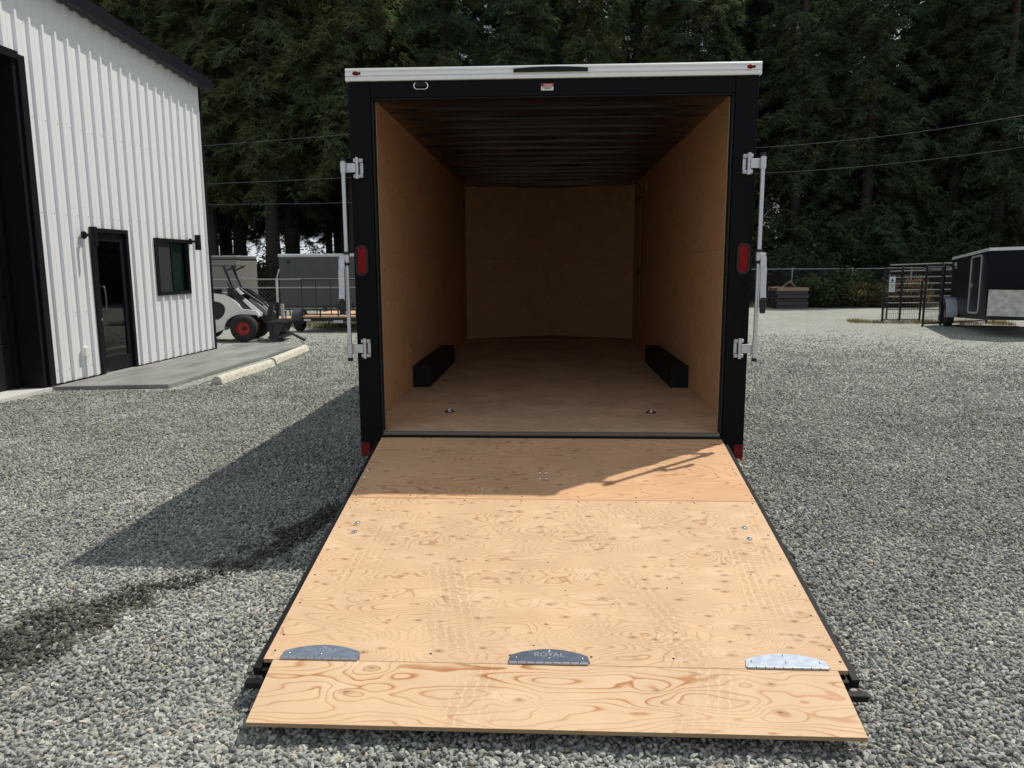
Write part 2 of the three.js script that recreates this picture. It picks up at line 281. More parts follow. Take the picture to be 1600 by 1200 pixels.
// ---------------------------------------------------------------- the open cargo trailer
const FY = 0.5786;   // height of the trailer floor
const font = await new FontLoader().loadAsync('fonts/droid/droid_sans_regular.typeface.json');
const trailer = thing('cargo_trailer', 'large black enclosed trailer with plywood interior and its ramp door lowered onto the gravel', 'trailer');
{
  const T = trailer, OW = 1.2854, OH = 1.1286, WI = 1.265, L = -6.62, LA = -7.2;
  // rear frame
  for (const s of [-1, 1]) {
    const po = part(T, 'rear_post');
    mesh(po, 'post_face', box2(Math.min(s * (OH + 0.016), s * OW), Math.max(s * (OH + 0.016), s * OW), 0.409, 2.845, -0.07, 0, 0.004), M.black);
    mesh(po, 'inner_lip', box2(Math.min(s * OH, s * (OH + 0.014)), Math.max(s * OH, s * (OH + 0.014)), FY - 0.03, 2.75, -0.075, -0.012, 0.003), M.blackSatin);
    mesh(T, 'corner_reflector', box2(Math.min(s * 1.222, s * 1.281), Math.max(s * 1.222, s * 1.281), 0.415, 0.507, 0.001, 0.005), M.reflector);
    // oval tail lamp
    const tl = part(T, 'tail_light', s * 1.232, 1.728, 0);
    const ring = stadium(0.082, 0.2); ring.holes.push(stadium(0.058, 0.176));
    mesh(tl, 'grommet', extr(ring, 0.012, 0.004).translate(0, 0, 0.0015), M.rubber);
    mesh(tl, 'lens', extr(stadium(0.06, 0.178), 0.008, 0.004).translate(0, 0, 0.0015), M.red);
    // small marker lamp on the roof trim
    const mk = part(T, 'marker_light', s * 1.225, 2.889, 0.017);
    const ov = new THREE.Shape(); ov.absellipse(0, 0, 0.031, 0.018, 0, Math.PI * 2);
    mesh(mk, 'base', extr(ov, 0.004, 0.002), M.chrome);
    mesh(mk, 'lens', new THREE.SphereGeometry(1, 20, 12).scale(0.022, 0.014, 0.013).translate(-0.002, 0, 0.005), M.red);
    mesh(mk, 'bulb_base', new THREE.SphereGeometry(1, 12, 8).scale(0.009, 0.009, 0.007).translate(0.021, 0, 0.006), M.blackSatin);
  }
  mesh(T, 'header', box2(-OH - 0.014, OH + 0.014, 2.744, 2.843, -0.07, -0.001, 0.004), M.black);
  mesh(T, 'header_lip', box2(-OH, OH, 2.736, 2.743, -0.07, -0.008, 0.002), M.blackSatin);
  // grooved aluminium trim along the roof edge
  const cap = [[0, 2.845], [0.016, 2.845], [0.018, 2.853], [0.018, 2.867], [0.012, 2.869], [0.012, 2.873], [0.02, 2.876], [0.02, 2.894], [0.013, 2.897], [0.013, 2.901], [0.018, 2.904], [0.018, 2.914], [0.012, 2.922], [-0.06, 2.926], [-0.06, 2.845]];
  mesh(T, 'roof_trim', extr(cap.map(([z, y]) => [-z, y]), 2.59).rotateY(Math.PI / 2).translate(-1.295, 0, 0), M.alu);
  const lb = new THREE.Shape(); lb.moveTo(-0.231, -0.014); lb.lineTo(0.231, -0.014); lb.lineTo(0.231, 0.006); lb.quadraticCurveTo(0, 0.026, -0.231, 0.006); lb.closePath();
  mesh(T, 'brake_light_bar', extr(lb, 0.016, 0.003).translate(-0.002, 2.893, 0.018), M.blackSatin);
  const dm = part(T, 'dome_light', -0.817, 2.812, 0);
  const dor = stadium(0.046, 0.096); dor.holes.push(stadium(0.032, 0.076));
  mesh(dm, 'bezel', extr(dor, 0.008, 0.003).rotateZ(Math.PI / 2).translate(0, 0, 0.001), M.chrome);
  mesh(dm, 'lamp', extr(stadium(0.034, 0.07), 0.02, 0.006).rotateZ(Math.PI / 2).translate(0, 0.006, 0.001), M.blackSatin);
  {
    const cv = document.createElement('canvas'); cv.width = 160; cv.height = 88; const k = cv.getContext('2d');
    k.fillStyle = '#d9cfc8'; k.fillRect(0, 0, 160, 88); k.fillStyle = '#a04a48'; k.fillRect(0, 0, 160, 40); k.fillStyle = '#e0c8c4'; for (let i = 0; i < 6; i++) k.fillRect(44 + i * 17, 12, 11, 16);
    k.fillStyle = '#5c1416'; k.fillRect(10, 10, 22, 20); k.fillStyle = '#9a5a58'; k.fillRect(20, 46, 120, 8); k.fillStyle = '#4a4644'; k.fillRect(44, 60, 74, 9);
    const t = new THREE.CanvasTexture(cv); t.colorSpace = THREE.SRGBColorSpace;
    mesh(T, 'warning_sticker', new THREE.PlaneGeometry(0.078, 0.042).translate(-0.022, 2.7945, 0.0012), std(0xffffff, 0.5, 0, { map: t }));
  }
  // sill and threshold
  mesh(T, 'sill', box2(-OH - 0.012, OH + 0.012, 0.43, FY - 0.022, -0.2, -0.004), M.blackSatin);
  mesh(T, 'threshold', box2(-OH, OH, FY - 0.02, FY + 0.003, -0.03, -0.003, 0.002), std(rgb(0.15, 0.125, 0.1), 0.6));
  // floor of plywood sheets
  const zf = [-0.034, -2.42, -4.82, L];
  for (let i = 0; i < 3; i++) { const len = zf[i] - zf[i + 1] - 0.003; mesh(T, 'floor_sheet', bx(2 * WI, 0.018, len, 0, FY - 0.009, (zf[i] + zf[i + 1]) / 2), M.floor[i]); }
  mesh(T, 'floor_sheet', extr([[-WI, -L], [WI, -L], [0, -LA]], 0.018).rotateX(-Math.PI / 2).translate(0, FY - 0.018, 0), edgeMat);
  mesh(T, 'chassis', merge([box2(-1.2, 1.2, 0.44, FY - 0.019, -0.21, -6.6), box2(-0.05, 0.05, 0.44, 0.54, -8.4, -6.6), bar([-0.9, 0.49, -6.6], [0, 0.49, -8.2], 0.04), bar([0.9, 0.49, -6.6], [0, 0.49, -8.2], 0.04)]), M.blackSatin);
  mesh(T, 'jack', merge([bar([0, 0.02, -7.9], [0, 0.95, -7.9], 0.035, 12), cyl(0.09, 0.09, 0.02, 16).translate(0, 0.012, -7.9)]), M.blackSatin);
  // inner walls: rows of plywood sheets, the lower row 1.22 m high
  for (const s of [-1, 1]) {
    const wall = part(T, 'side_wall');
    mesh(wall, 'outer_skin', box2(Math.min(s * 1.277, s * 1.293), Math.max(s * 1.277, s * 1.293), 0.46, 2.87, L, -0.071), M.black);
    const cols = [-0.078, -2.42, -4.86, L];
    for (let i = 0; i < 3; i++) for (let j = 0; j < 2; j++) {
      const y0 = j ? FY + 1.222 : FY + 0.001, y1 = j ? 2.899 : FY + 1.22, w = cols[i] - cols[i + 1] - 0.003;
      mesh(wall, 'plywood_sheet', new THREE.BoxGeometry(w, y1 - y0, 0.01).rotateY(s > 0 ? -Math.PI / 2 : Math.PI / 2).translate(s * (WI + 0.005), (y0 + y1) / 2, (cols[i] + cols[i + 1]) / 2), M.wall[(i + j + (s > 0 ? 1 : 0)) % 3]);
    }
    mesh(T, 'bottom_rail', box2(Math.min(s * 1.2, s * 1.288), Math.max(s * 1.2, s * 1.288), 0.42, 0.459, L, -0.072), M.blackSatin);
    // v nose
    const nose = part(T, 'nose_wall'), a = Math.atan2(LA - L, -s * WI), len = Math.hypot(WI, LA - L);
    for (const [y0, y1] of [[FY, FY + 1.22], [FY + 1.222, 2.899]]) mesh(nose, 'plywood_sheet', new THREE.BoxGeometry(len, y1 - y0, 0.01).rotateY(-Math.atan2((LA - L), -WI * s) ).translate(s * WI / 2, (y0 + y1) / 2, (L + LA) / 2), M.wall[s > 0 ? 2 : 0]);
    mesh(nose, 'outer_skin', new THREE.BoxGeometry(len + 0.03, 2.41, 0.014).rotateY(-a).translate(s * (WI / 2 + 0.008), 1.665, (L + LA) / 2 - 0.02), M.black);
    // wheel box
    mesh(T, 'wheel_box', box2(Math.min(s * 1.103, s * (WI - 0.001)), Math.max(s * 1.103, s * (WI - 0.001)), FY + 0.001, FY + 0.2, -3.745, -1.9, 0.004), M.blackSatin);
    // tie-down ring let into the floor
    const tr = part(T, 'tie_down_ring', s * 0.772, FY, -0.73);
    mesh(tr, 'pan', new THREE.CylinderGeometry(0.036, 0.04, 0.006, 28).translate(0, 0.003, 0), M.blackSatin);
    mesh(tr, 'ring', new THREE.TorusGeometry(0.022, 0.0045, 8, 24).rotateX(-Math.PI / 2.3).translate(0, 0.011, 0), M.chrome);
    mesh(tr, 'plate', new THREE.CylinderGeometry(0.024, 0.026, 0.004, 24).translate(0, 0.008, 0), M.chrome);
    // road wheels and fender
    for (const z of [-2.35, -3.3]) {
      const w = part(T, 'wheel', s * 1.19, 0.31, z);
      mesh(w, 'tyre', new THREE.LatheGeometry([[0.18, -0.07], [0.29, -0.07], [0.31, -0.05], [0.31, 0.05], [0.29, 0.07], [0.18, 0.07]].map(p => new THREE.Vector2(...p)), 28).rotateZ(Math.PI / 2), M.rubber);
      mesh(w, 'rim', cyl(0.185, 0.185, 0.1, 24).rotateZ(Math.PI / 2), M.steel);
    }
    mesh(T, 'side_trim', box2(Math.min(s * 1.2935, s * 1.299), Math.max(s * 1.2935, s * 1.299), 2.82, 2.9, L, -0.07), M.alu);
  }
  // ceiling: loose ribbed black lining under the roof bows
  {
    const nx = 48, nz = 420, pos = [], idx = [], r = rng(15), z0 = -0.075, z1 = LA + 0.02;
    for (let j = 0; j <= nz; j++) for (let i = 0; i <= nx; i++) {
      const z = lerp(z0, z1, j / nz), x = lerp(-WI, WI, i / nx), ex = 1 - sstep(0, 0.75, WI - Math.abs(x));
      const ph = z / 0.345, w = (0.5 - 0.5 * Math.cos(ph * 6.283)) * sstep(0, 0.12, WI - Math.abs(x)), fl = sstep(0, 0.08, WI - Math.abs(x));
      const y = 2.872 - 0.012 * w - fl * 0.008 * ex * Math.sin(z * 37 + 3 * N2(x * 2, z * 2)) * (0.6 + 0.4 * N3(z * 3, x)) - fl * 0.006 * N2(x * 1.1, z * 5.5) + 0.018 * (1 - (x / WI) ** 2);
      pos.push(x, y, z);
    }
    for (let j = 0; j < nz; j++) for (let i = 0; i < nx; i++) { const a = j * (nx + 1) + i, b = a + nx + 1; idx.push(a, a + 1, b, a + 1, b + 1, b); }
    const g = new THREE.BufferGeometry(); g.setAttribute('position', new THREE.Float32BufferAttribute(pos, 3)); g.setIndex(idx); g.computeVertexNormals();
    mesh(T, 'ceiling_lining', g, M.ceiling);
    for (let k = 0; k < 17; k++) { const z = -0.26 - k * 0.39; mesh(T, 'roof_bow', bx(2 * WI - 0.22, 0.02, 0.028, 0, 2.872, z), M.ceiling); }
  }
  mesh(T, 'roof', merge([box2(-1.29, 1.29, 2.9, 2.912, L, -0.061), extr([[-1.29, -L], [1.29, -L], [0, -LA + 0.04]], 0.012).rotateX(-Math.PI / 2).translate(0, 2.9, 0)]), M.alu);
  // side entry door near the nose
  const sd = part(T, 'side_door');
  for (const [z0, z1, y0, y1] of [[-5.66, -5.63, FY + 0.03, 2.6], [-6.5, -6.47, FY + 0.03, 2.6], [-6.5, -5.63, 2.601, 2.63]]) mesh(sd, 'door_gap_trim', box2(WI - 0.006, WI - 0.001, y0, y1, z0, z1), M.blackSatin);
  mesh(sd, 'door_panel', box2(WI - 0.012, WI - 0.001, FY + 0.03, 2.599, -6.468, -5.662), M.wall[1]);
  mesh(sd, 'latch', merge([box2(WI - 0.03, WI - 0.012, 1.55, 1.64, -5.74, -5.69, 0.004), box2(WI - 0.06, WI - 0.03, 1.585, 1.605, -5.86, -5.69, 0.004)]), M.blackSatin);
  mesh(sd, 'hook', box2(WI - 0.02, WI - 0.001, 2.66, 2.75, -5.15, -5.12, 0.004), std(rgb(0.5, 0.42, 0.3), 0.5));
  mesh(T, 'wall_vent', box2(-WI + 0.001, -WI + 0.012, 2.52, 2.66, -6.42, -6.34, 0.003), M.blackSatin);
  mesh(T, 'amber_marker', new THREE.SphereGeometry(0.014, 12, 8).translate(1.288, 0.4, -0.03), M.amber);

  // locking bars, one swung out on each side
  for (const s of [-1, 1]) {
    const c = part(T, 'locking_bar', 0, 0, 0), xb = s * (s > 0 ? 1.313 : 1.317), zb = 0.066, S = (a, b, ...r) => box2(Math.min(s * a, s * b), Math.max(s * a, s * b), ...r);
    mesh(c, 'bar', bar([xb, 1.09, zb], [xb, 2.355, zb], 0.0135, 16), M.steel);
    for (const [y, k] of [[2.362, 0.016], [1.084, 0.017]]) mesh(c, 'end_cap', cyl(k, k, 0.022, 16).translate(xb, y, zb), M.rubber);
    for (const [yc, xc] of [[2.311, 1.2], [1.153, 1.19]]) {
      mesh(c, 'bracket', merge([S(xc, xc + 0.062, yc - 0.06, yc - 0.036, 0.0015, 0.032, 0.004), S(xc, xc + 0.062, yc + 0.036, yc + 0.06, 0.0015, 0.032, 0.004), S(xc + 0.002, xc + 0.024, yc - 0.036, yc + 0.036, 0.0015, 0.014, 0.003), bar([s * (xc + 0.036), yc - 0.066, 0.036], [s * (xc + 0.036), yc + 0.066, 0.036], 0.0115, 12)]), M.steel);
      mesh(c, 'arm', merge([S(xc + 0.042, Math.abs(xb) + 0.002, yc - 0.029, yc + 0.029, 0.044, 0.054, 0.003), bar([xb, yc - 0.034, zb], [xb, yc + 0.036, zb], 0.019, 16)]), M.steel);
      for (const dy of [-0.048, 0.048]) mesh(c, 'bolt', cyl(0.008, 0.008, 0.008, 10).rotateX(Math.PI / 2).translate(s * (xc + 0.013), yc + dy, 0.035), M.zinc);
    }
    mesh(T, 'wall_edge_trim', box2(Math.min(s * (OH - 0.003), s * (OH + 0.004)), Math.max(s * (OH - 0.003), s * (OH + 0.004)), FY + 0.004, 2.735, -0.088, -0.077), edgeMat);
    // handle
    const hx = s > 0 ? xb + 0.022 : xb - 0.026, hs = s;
    mesh(c, 'handle_collar', merge([bar([xb, 1.715, zb], [xb, 1.765, zb], 0.02, 16), box2(Math.min(xb, hx + hs * 0.016), Math.max(xb, hx + hs * 0.016), 1.722, 1.762, zb + 0.004, zb + 0.026, 0.004)]), M.steel);
    for (const y of [1.705, 1.775]) mesh(c, 'collar_bush', cyl(0.021, 0.021, 0.018, 14).translate(xb, y, zb), M.rubber);
    const hp = [[0, 1.74], [0.012, 1.74], [0.016, 1.685], [0.03, 1.655], [0.03, 1.535], [0.04, 1.5], [0.04, 1.47], [0.03, 1.47], [0.022, 1.52], [0.02, 1.65], [0.004, 1.69]];
    mesh(c, 'handle', extr(hp, 0.034, 0.002).rotateY(-Math.PI / 2).translate(hx + 0.017, 0, zb + 0.02), M.steel);
    mesh(c, 'grip', rb(0.036, 0.1, 0.022, hx, 1.435, zb + 0.056, 0.009), M.rubber);
  }

  // ramp door: local z runs down the ramp
  const R = part(T, 'ramp_door', 0, FY - 0.03, 0.03); R.rotation.x = Math.atan2(0.3904, 2.1952);
  mesh(R, 'plywood_sheet', bx(2 * HR, 0.018, SEAM - 0.001, 0, -0.009, SEAM / 2), M.plyUpper, 'upper plywood sheet of the ramp');
  mesh(R, 'plywood_sheet', bx(2 * HR, 0.018, RL - SEAM - 0.003, 0, -0.009, (RL + SEAM + 0.003) / 2), M.plyLower, 'lower plywood sheet of the ramp with tyre prints');
  mesh(R, 'outer_skin', box2(-HR - 0.002, HR + 0.002, -0.062, -0.0195, 0.02, RL - 0.03), M.blackSatin);
  for (const s of [-1, 1]) {
    mesh(R, 'side_rail', box2(Math.min(s * (HR + 0.003), s * (HR + 0.034)), Math.max(s * (HR + 0.003), s * (HR + 0.034)), -0.055, -0.016, 0.03, 2.262, 0.004), M.blackSatin);
  }
  mesh(R, 'end_bar', box2(-HR - 0.002, HR + 0.002, -0.074, -0.03, RL - 0.029, 2.26, 0.003), M.blackSatin);
  mesh(R, 'end_bar', box2(-HR - 0.055, HR + 0.055, -0.078, -0.05, 2.278, 2.31, 0.004), M.blackSatin);
  // hinge plates with the maker's word pressed into two of them
  const plate = new THREE.Shape(); plate.moveTo(-0.16, 0); plate.lineTo(0.16, 0); plate.lineTo(0.152, 0.04); plate.quadraticCurveTo(0.1, 0.07, 0.02, 0.079); plate.lineTo(-0.02, 0.079); plate.quadraticCurveTo(-0.1, 0.07, -0.152, 0.04); plate.closePath();
  const zincTex = dataTex(256, 64, (u, v) => { const q = 200 + 10 * N2(u * 5, v * 3) + 7 * N3(u * 19, v * 9) + 5 * N4(u * 70, v * 20); return [q * 0.95, q * 0.99, q * 1.05]; }, true, true);
  const plateMats = [std(0xb4bac2, 0.5, 0.6, { map: zincTex }), std(0x8d949e, 0.45, 0.7, { map: zincTex }), std(0xe6eaee, 0.6, 0.35, { map: zincTex })];
  [-0.911, -0.006, 0.91].forEach((x, i) => {
    const g = extr(plate, 0.003, 0.0006); const uvs = g.attributes.uv; for (let k = 0; k < uvs.count; k++) uvs.setXY(k, uvs.getX(k) * 3, uvs.getY(k) * 8);
    mesh(R, 'hinge_plate', g.rotateX(-Math.PI / 2).translate(x, 0.0006, RL - 0.008), plateMats[i]);
    const kn = []; for (let k = 0; k < 9; k++) kn.push(bar([x - 0.155 + k * 0.0345, 0.004, RL - 0.003], [x - 0.155 + k * 0.0345 + 0.031, 0.004, RL - 0.003], 0.0055, 10));
    mesh(R, 'hinge_knuckles', merge(kn), M.zinc);
    for (const [dx, dz] of [[-0.13, 0.028], [0.0, 0.066], [0.0, 0.026], [0.13, 0.028]]) mesh(R, 'rivet', new THREE.SphereGeometry(0.0055, 10, 6).scale(1, 0.5, 1).translate(x + dx, 0.0045, RL - 0.008 - dz), M.chrome);
    if (i < 2) {
      const t = new TextGeometry('ROYAL', { font, size: 0.024, depth: 0.0006, curveSegments: 4, bevelEnabled: false }); t.computeBoundingBox(); const w = t.boundingBox.max.x;
      mesh(R, 'lettering', t.scale(1.25, 1, 1).translate(-w * 0.625, 0, 0).rotateX(-Math.PI / 2).translate(x, 0.0043, RL - 0.042), std(rgb(0.36, 0.38, 0.41), 0.55, 0.6));
    }
  });
  const bolts = [[-1.11, 0.513], [-1.112, 0.602], [-0.06, 0.52], [-0.06, 0.598], [-0.02, 0.52], [-0.02, 0.598], [1.108, 0.454], [1.11, 0.533], [-1.02, 1.152], [-1.012, 1.245], [1.002, 1.159], [1.001, 1.267]];
  for (const [x, z] of bolts) {
    const big = z > 1;
    mesh(R, 'bolt_head', merge([cyl(big ? 0.016 : 0.008, big ? 0.017 : 0.009, 0.003, 18).translate(x, 0.0016, z), new THREE.SphereGeometry(big ? 0.009 : 0.006, 10, 6).scale(1, 0.5, 1).translate(x, 0.003, z)]), M.chrome);
  }
  const fl = mesh(R, 'flap', bx(2.188, 0.02, 0.3, 0, -0.01, 0.152), M.plyFlap, 'plywood flap at the foot of the ramp');
  fl.position.set(0, 0, RL); fl.rotation.x = Math.atan2(0.084, 0.2904) - R.rotation.x;
}
// ---------------------------------------------------------------- steel building on the left
{
  const A = [-6.968, 0, -5.215];
  const B = thing('steel_building', 'white ribbed steel building with black trim, glass door and small window', 'building', A, Math.atan2(0.99929, 0.0378));
  const top = (s) => 5.455 - s * 0.0724, FAR = 4.72, NEAR = -7.5, DEP = -9;
  const whiteMat = std(rgb(0.78, 0.795, 0.795), 0.42);
  const trim = phy(rgb(0.008, 0.009, 0.012), 0.45, 0, { specularIntensity: 0.4 });
  // ribbed siding, one panel per rib module, cut round the openings
  const PW = 0.2518, S0 = 0.037 - PW * 31;
  const prof = [[0, 0], [0.093, 0], [0.106, 0.038], [0.146, 0.038], [0.159, 0], [0.19, 0], [0.196, 0.0035], [0.206, 0.0035], [0.212, 0], [0.236, 0], [0.242, 0.0035], [PW - 0.0008, 0.0035]];
  const prof0 = [[0, 0.0035], [0.003, 0], ...prof.slice(1)];
  const zAt = (s) => { for (let i = 0; i < prof0.length - 1; i++) if (s <= prof0[i + 1][0]) { const [a, za] = prof0[i], [b, zb] = prof0[i + 1]; return lerp(za, zb, clamp((s - a) / (b - a || 1))); } return 0.0035; };
  const holes = [[-4.6, -0.03, -1, 4.42], [1.06, 2.005, -1, 2.29], [2.8, 3.91, 1.2, 2.2]];
  for (let m = 0; m < 60; m++) {
    const a = S0 + m * PW; if (a + PW < NEAR || a > FAR - 0.03) continue;
    const cuts = [Math.max(a, NEAR), Math.min(a + PW - 0.0008, FAR - 0.03)];
    for (const h of holes) for (const e of [h[0], h[1]]) if (e > cuts[0] + 0.004 && e < cuts[cuts.length - 1] - 0.004) cuts.push(e);
    cuts.sort((p, q) => p - q);
    for (let i = 0; i < cuts.length - 1; i++) {
      const s0 = cuts[i], s1 = cuts[i + 1], mid = (s0 + s1) / 2; let ys = [[0.07, top(mid)]];
      for (const [h0, h1, y0, y1] of holes) if (mid > h0 && mid < h1) ys = ys.flatMap(([p, q]) => [[p, Math.min(q, y0)], [Math.max(p, y1), q]].filter(([u, v]) => v - u > 0.02));
      for (const [y0, y1] of ys) {
        const pts = [[s0, -0.02]]; pts.push([s0, zAt(s0 - a)]); for (const [u, z] of prof0) if (a + u > s0 + 0.001 && a + u < s1 - 0.001) pts.push([a + u, z]); pts.push([s1, zAt(s1 - a)], [s1, -0.02]);
        const g = extr(pts, y1 - y0).rotateX(Math.PI / 2).scale(1, -1, 1).translate(0, y0, 0);
        const ix = g.index; if (ix) for (let k = 0; k < ix.count; k += 3) { const t = ix.getX(k); ix.setX(k, ix.getX(k + 1)); ix.setX(k + 1, t); } else { const p = g.attributes; for (const n of ['position', 'uv']) { const at = p[n], d = at.itemSize; for (let k = 0; k < at.count; k += 3) for (let c = 0; c < d; c++) { const t = at.array[k * d + c]; at.array[k * d + c] = at.array[(k + 1) * d + c]; at.array[(k + 1) * d + c] = t; } } }
        g.computeVertexNormals(); mesh(B, 'siding_panel', g, whiteMat);
      }
    }
  }
  // screws in rows along the girts
  const scr = []; for (const y of [0.25, 1.05, 2.45, 3.7, 4.9]) for (let m = 0; m < 50; m++) { const s = S0 + m * PW + 0.05; if (s > 0 && s < FAR && !(s > 1.06 && s < 2 && y < 2.3) && y < top(s) - 0.1) scr.push(cyl(0.007, 0.008, 0.006, 6).rotateX(Math.PI / 2).translate(s, y + 0.004 * N2(m, y), 0.004)); }
  mesh(B, 'siding_screws', merge(scr), std(rgb(0.5, 0.52, 0.53), 0.5)).userData.kind = 'stuff';
  mesh(B, 'base_flashing', merge([box2(0.0, 1.055, 0.03, 0.069, -0.02, 0.02), box2(2.01, FAR, 0.03, 0.069, -0.02, 0.02)]), trim);
  mesh(B, 'corner_trim', box2(FAR - 0.03, FAR + 0.07, 0.05, top(FAR) + 0.02, -0.1, 0.042, 0.004), trim);
  mesh(B, 'downspout', box2(FAR + 0.075, FAR + 0.15, 0.2, top(FAR), -0.14, -0.05, 0.006), trim);
  mesh(B, 'footing', merge([box2(NEAR, -4.5, -0.1, 0.03, DEP, 0.012), box2(-0.03, FAR + 0.06, -0.1, 0.029, DEP, 0.012), box2(-4.5, -0.03, -0.1, 0.028, DEP, -0.4)]), std(rgb(0.5, 0.5, 0.47), 0.9));
  // other walls, floor, roof
  mesh(B, 'rear_wall', box2(NEAR, FAR, 0.03, 4.9, DEP - 0.03, DEP), whiteMat);
  mesh(B, 'end_wall', box2(FAR + 0.0, FAR + 0.03, 0.03, top(FAR) - 0.05, DEP, -0.11), whiteMat);
  mesh(B, 'end_wall', box2(NEAR - 0.03, NEAR, 0.03, top(NEAR) - 0.05, DEP, -0.021), whiteMat);
  mesh(B, 'floor_slab', box2(NEAR, FAR, 0.031, 0.05, DEP, -0.45), std(rgb(0.3, 0.3, 0.29), 0.8));
  mesh(B, 'inner_wall', box2(0.2, FAR, 0.05, 4.6, -3.6, -3.55), std(rgb(0.25, 0.25, 0.25), 0.9));
  // roof plate that follows the sloping eave, overhanging the wall
  const roofS = [[NEAR - 0.2, top(NEAR - 0.2)], [FAR + 0.18, top(FAR + 0.18)]];
  const slab = (y0, y1, z0, z1) => extr([[roofS[0][0], roofS[0][1] + y0], [roofS[1][0], roofS[1][1] + y0], [roofS[1][0], roofS[1][1] + y1], [roofS[0][0], roofS[0][1] + y1]], z1 - z0).translate(0, 0, z0);
  mesh(B, 'roof', slab(0.06, 0.12, DEP - 0.1, 0.1), trim);
  mesh(B, 'soffit', slab(0.02, 0.058, DEP - 0.1, 0.09), std(rgb(0.55, 0.57, 0.58), 0.6));
  const gut = slab(-0.04, 0.16, 0.102, 0.24); mesh(B, 'gutter', gut, trim);
  // garage door set back in the wall
  const GD = -0.36;
  for (let k = 0; k < 7; k++) mesh(B, 'garage_panel', box2(-4.5, -0.2, 0.06 + k * 0.62, 0.06 + k * 0.62 + 0.612, GD - 0.05, GD, 0.006), phy(rgb(0.012, 0.013, 0.016), 0.45, 0, { specularIntensity: 0.5 }));
  mesh(B, 'garage_jamb', box2(-0.2, -0.031, 0.03, 4.419, GD, 0.0), trim);
  mesh(B, 'garage_jamb_trim', box2(-0.12, -0.003, 0.03, 4.45, 0.003, 0.04, 0.004), trim);
  mesh(B, 'garage_jamb', box2(-4.6, -4.501, 0.03, 4.419, GD, 0.04), trim);
  mesh(B, 'garage_header', box2(-4.6, -0.125, 4.38, 4.48, GD, 0.042), trim);
  mesh(B, 'door_track', box2(-0.3, -0.24, 0.06, 4.37, GD + 0.004, GD + 0.05, 0.004), trim);
  mesh(B, 'garage_sill', box2(-4.6, -0.032, -0.1, 0.045, GD - 0.1, 0.06), std(rgb(0.62, 0.61, 0.56), 0.85));
  // glazed entry door
  const glass = phy(rgb(0.42, 0.5, 0.47), 0.01, 0, { transmission: 1, thickness: 0, ior: 1.52 });
  const D = part(B, 'entry_door');
  mesh(D, 'frame', merge([box2(1.06, 1.125, 0.05, 2.29, -0.06, 0.045, 0.003), box2(1.94, 2.005, 0.05, 2.29, -0.06, 0.045, 0.003), box2(1.1255, 1.9395, 2.225, 2.288, -0.06, 0.044, 0.003)]), trim);
  mesh(D, 'leaf', merge([box2(1.13, 1.23, 0.085, 2.22, -0.045, -0.005, 0.003), box2(1.835, 1.935, 0.085, 2.22, -0.045, -0.005, 0.003), box2(1.2305, 1.8345, 2.1, 2.219, -0.045, -0.006, 0.003), box2(1.2305, 1.8345, 0.086, 0.3, -0.045, -0.006, 0.003)]), trim);
  mesh(D, 'pane', box2(1.2305, 1.8345, 0.301, 2.099, -0.03, -0.024), glass);
  mesh(D, 'pull_handle', tube([[1.2, 1.02, -0.004], [1.2, 1.02, 0.07], [1.2, 1.05, 0.085], [1.2, 1.37, 0.085], [1.2, 1.4, 0.07], [1.2, 1.4, -0.004]], 0.011, 10, 40), std(rgb(0.16, 0.16, 0.17), 0.35, 0.8));
  mesh(D, 'lock', cyl(0.022, 0.022, 0.02, 16).rotateX(Math.PI / 2).translate(1.18, 0.9, 0.003), M.steel);
  mesh(D, 'threshold', box2(1.06, 2.0, 0.032, 0.058, -0.06, 0.09), std(rgb(0.6, 0.6, 0.58), 0.4, 0.4));
  // sliding window
  const Wn = part(B, 'window');
  mesh(Wn, 'frame', merge([box2(2.8, 2.86, 1.2, 2.2, -0.05, 0.05, 0.003), box2(3.85, 3.91, 1.2, 2.2, -0.05, 0.05, 0.003), box2(2.8605, 3.8495, 2.14, 2.199, -0.05, 0.049, 0.003), box2(2.8605, 3.8495, 1.201, 1.26, -0.05, 0.054, 0.003)]), trim);
  mesh(Wn, 'sash', merge([box2(3.33, 3.38, 1.262, 2.138, -0.03, 0.02, 0.003)]), trim);
  mesh(Wn, 'pane', box2(2.861, 3.329, 1.261, 2.139, -0.022, -0.016), glass);
  mesh(Wn, 'pane', box2(3.381, 3.849, 1.261, 2.139, -0.006, 0.0), glass);
  mesh(Wn, 'insect_screen', box2(2.862, 3.328, 1.262, 2.138, -0.002, 0.0), std(rgb(0.03, 0.032, 0.035), 0.9, 0, { transparent: true, opacity: 0.75 }));
  mesh(Wn, 'reflection_sheet', box2(3.39, 3.84, 1.27, 2.13, -0.05, -0.045), std(rgb(0.5, 0.58, 0.53), 0.8));  // added pale green sheet, painted as the trees reflected in the right pane
  // wall lamps
  for (const s of [0.87, 3.98]) {
    const l = part(B, 'wall_light', s, 0, 0);
    mesh(l, 'mount', cyl(0.055, 0.055, 0.03, 20).rotateX(Math.PI / 2).translate(0, 2.17, 0.05), trim);
    mesh(l, 'stem', bar([0, 2.17, 0.05], [0, 2.17, 0.16], 0.022, 12), trim);
    mesh(l, 'shade', new THREE.LatheGeometry([[0.001, 0.14], [0.052, 0.14], [0.054, 0.137], [0.054, -0.137], [0.052, -0.14], [0.046, -0.14], [0.046, -0.1], [0.001, -0.1]].map(p => new THREE.Vector2(...p)), 24).translate(0, 2.15, 0.2), trim);
  }
  const oc = part(B, 'outlet_box', 0.66, 0.46, 0.036);
  mesh(oc, 'cover', rb(0.09, 0.14, 0.05, 0, 0, 0.025, 0.012), std(rgb(0.75, 0.77, 0.77), 0.4));
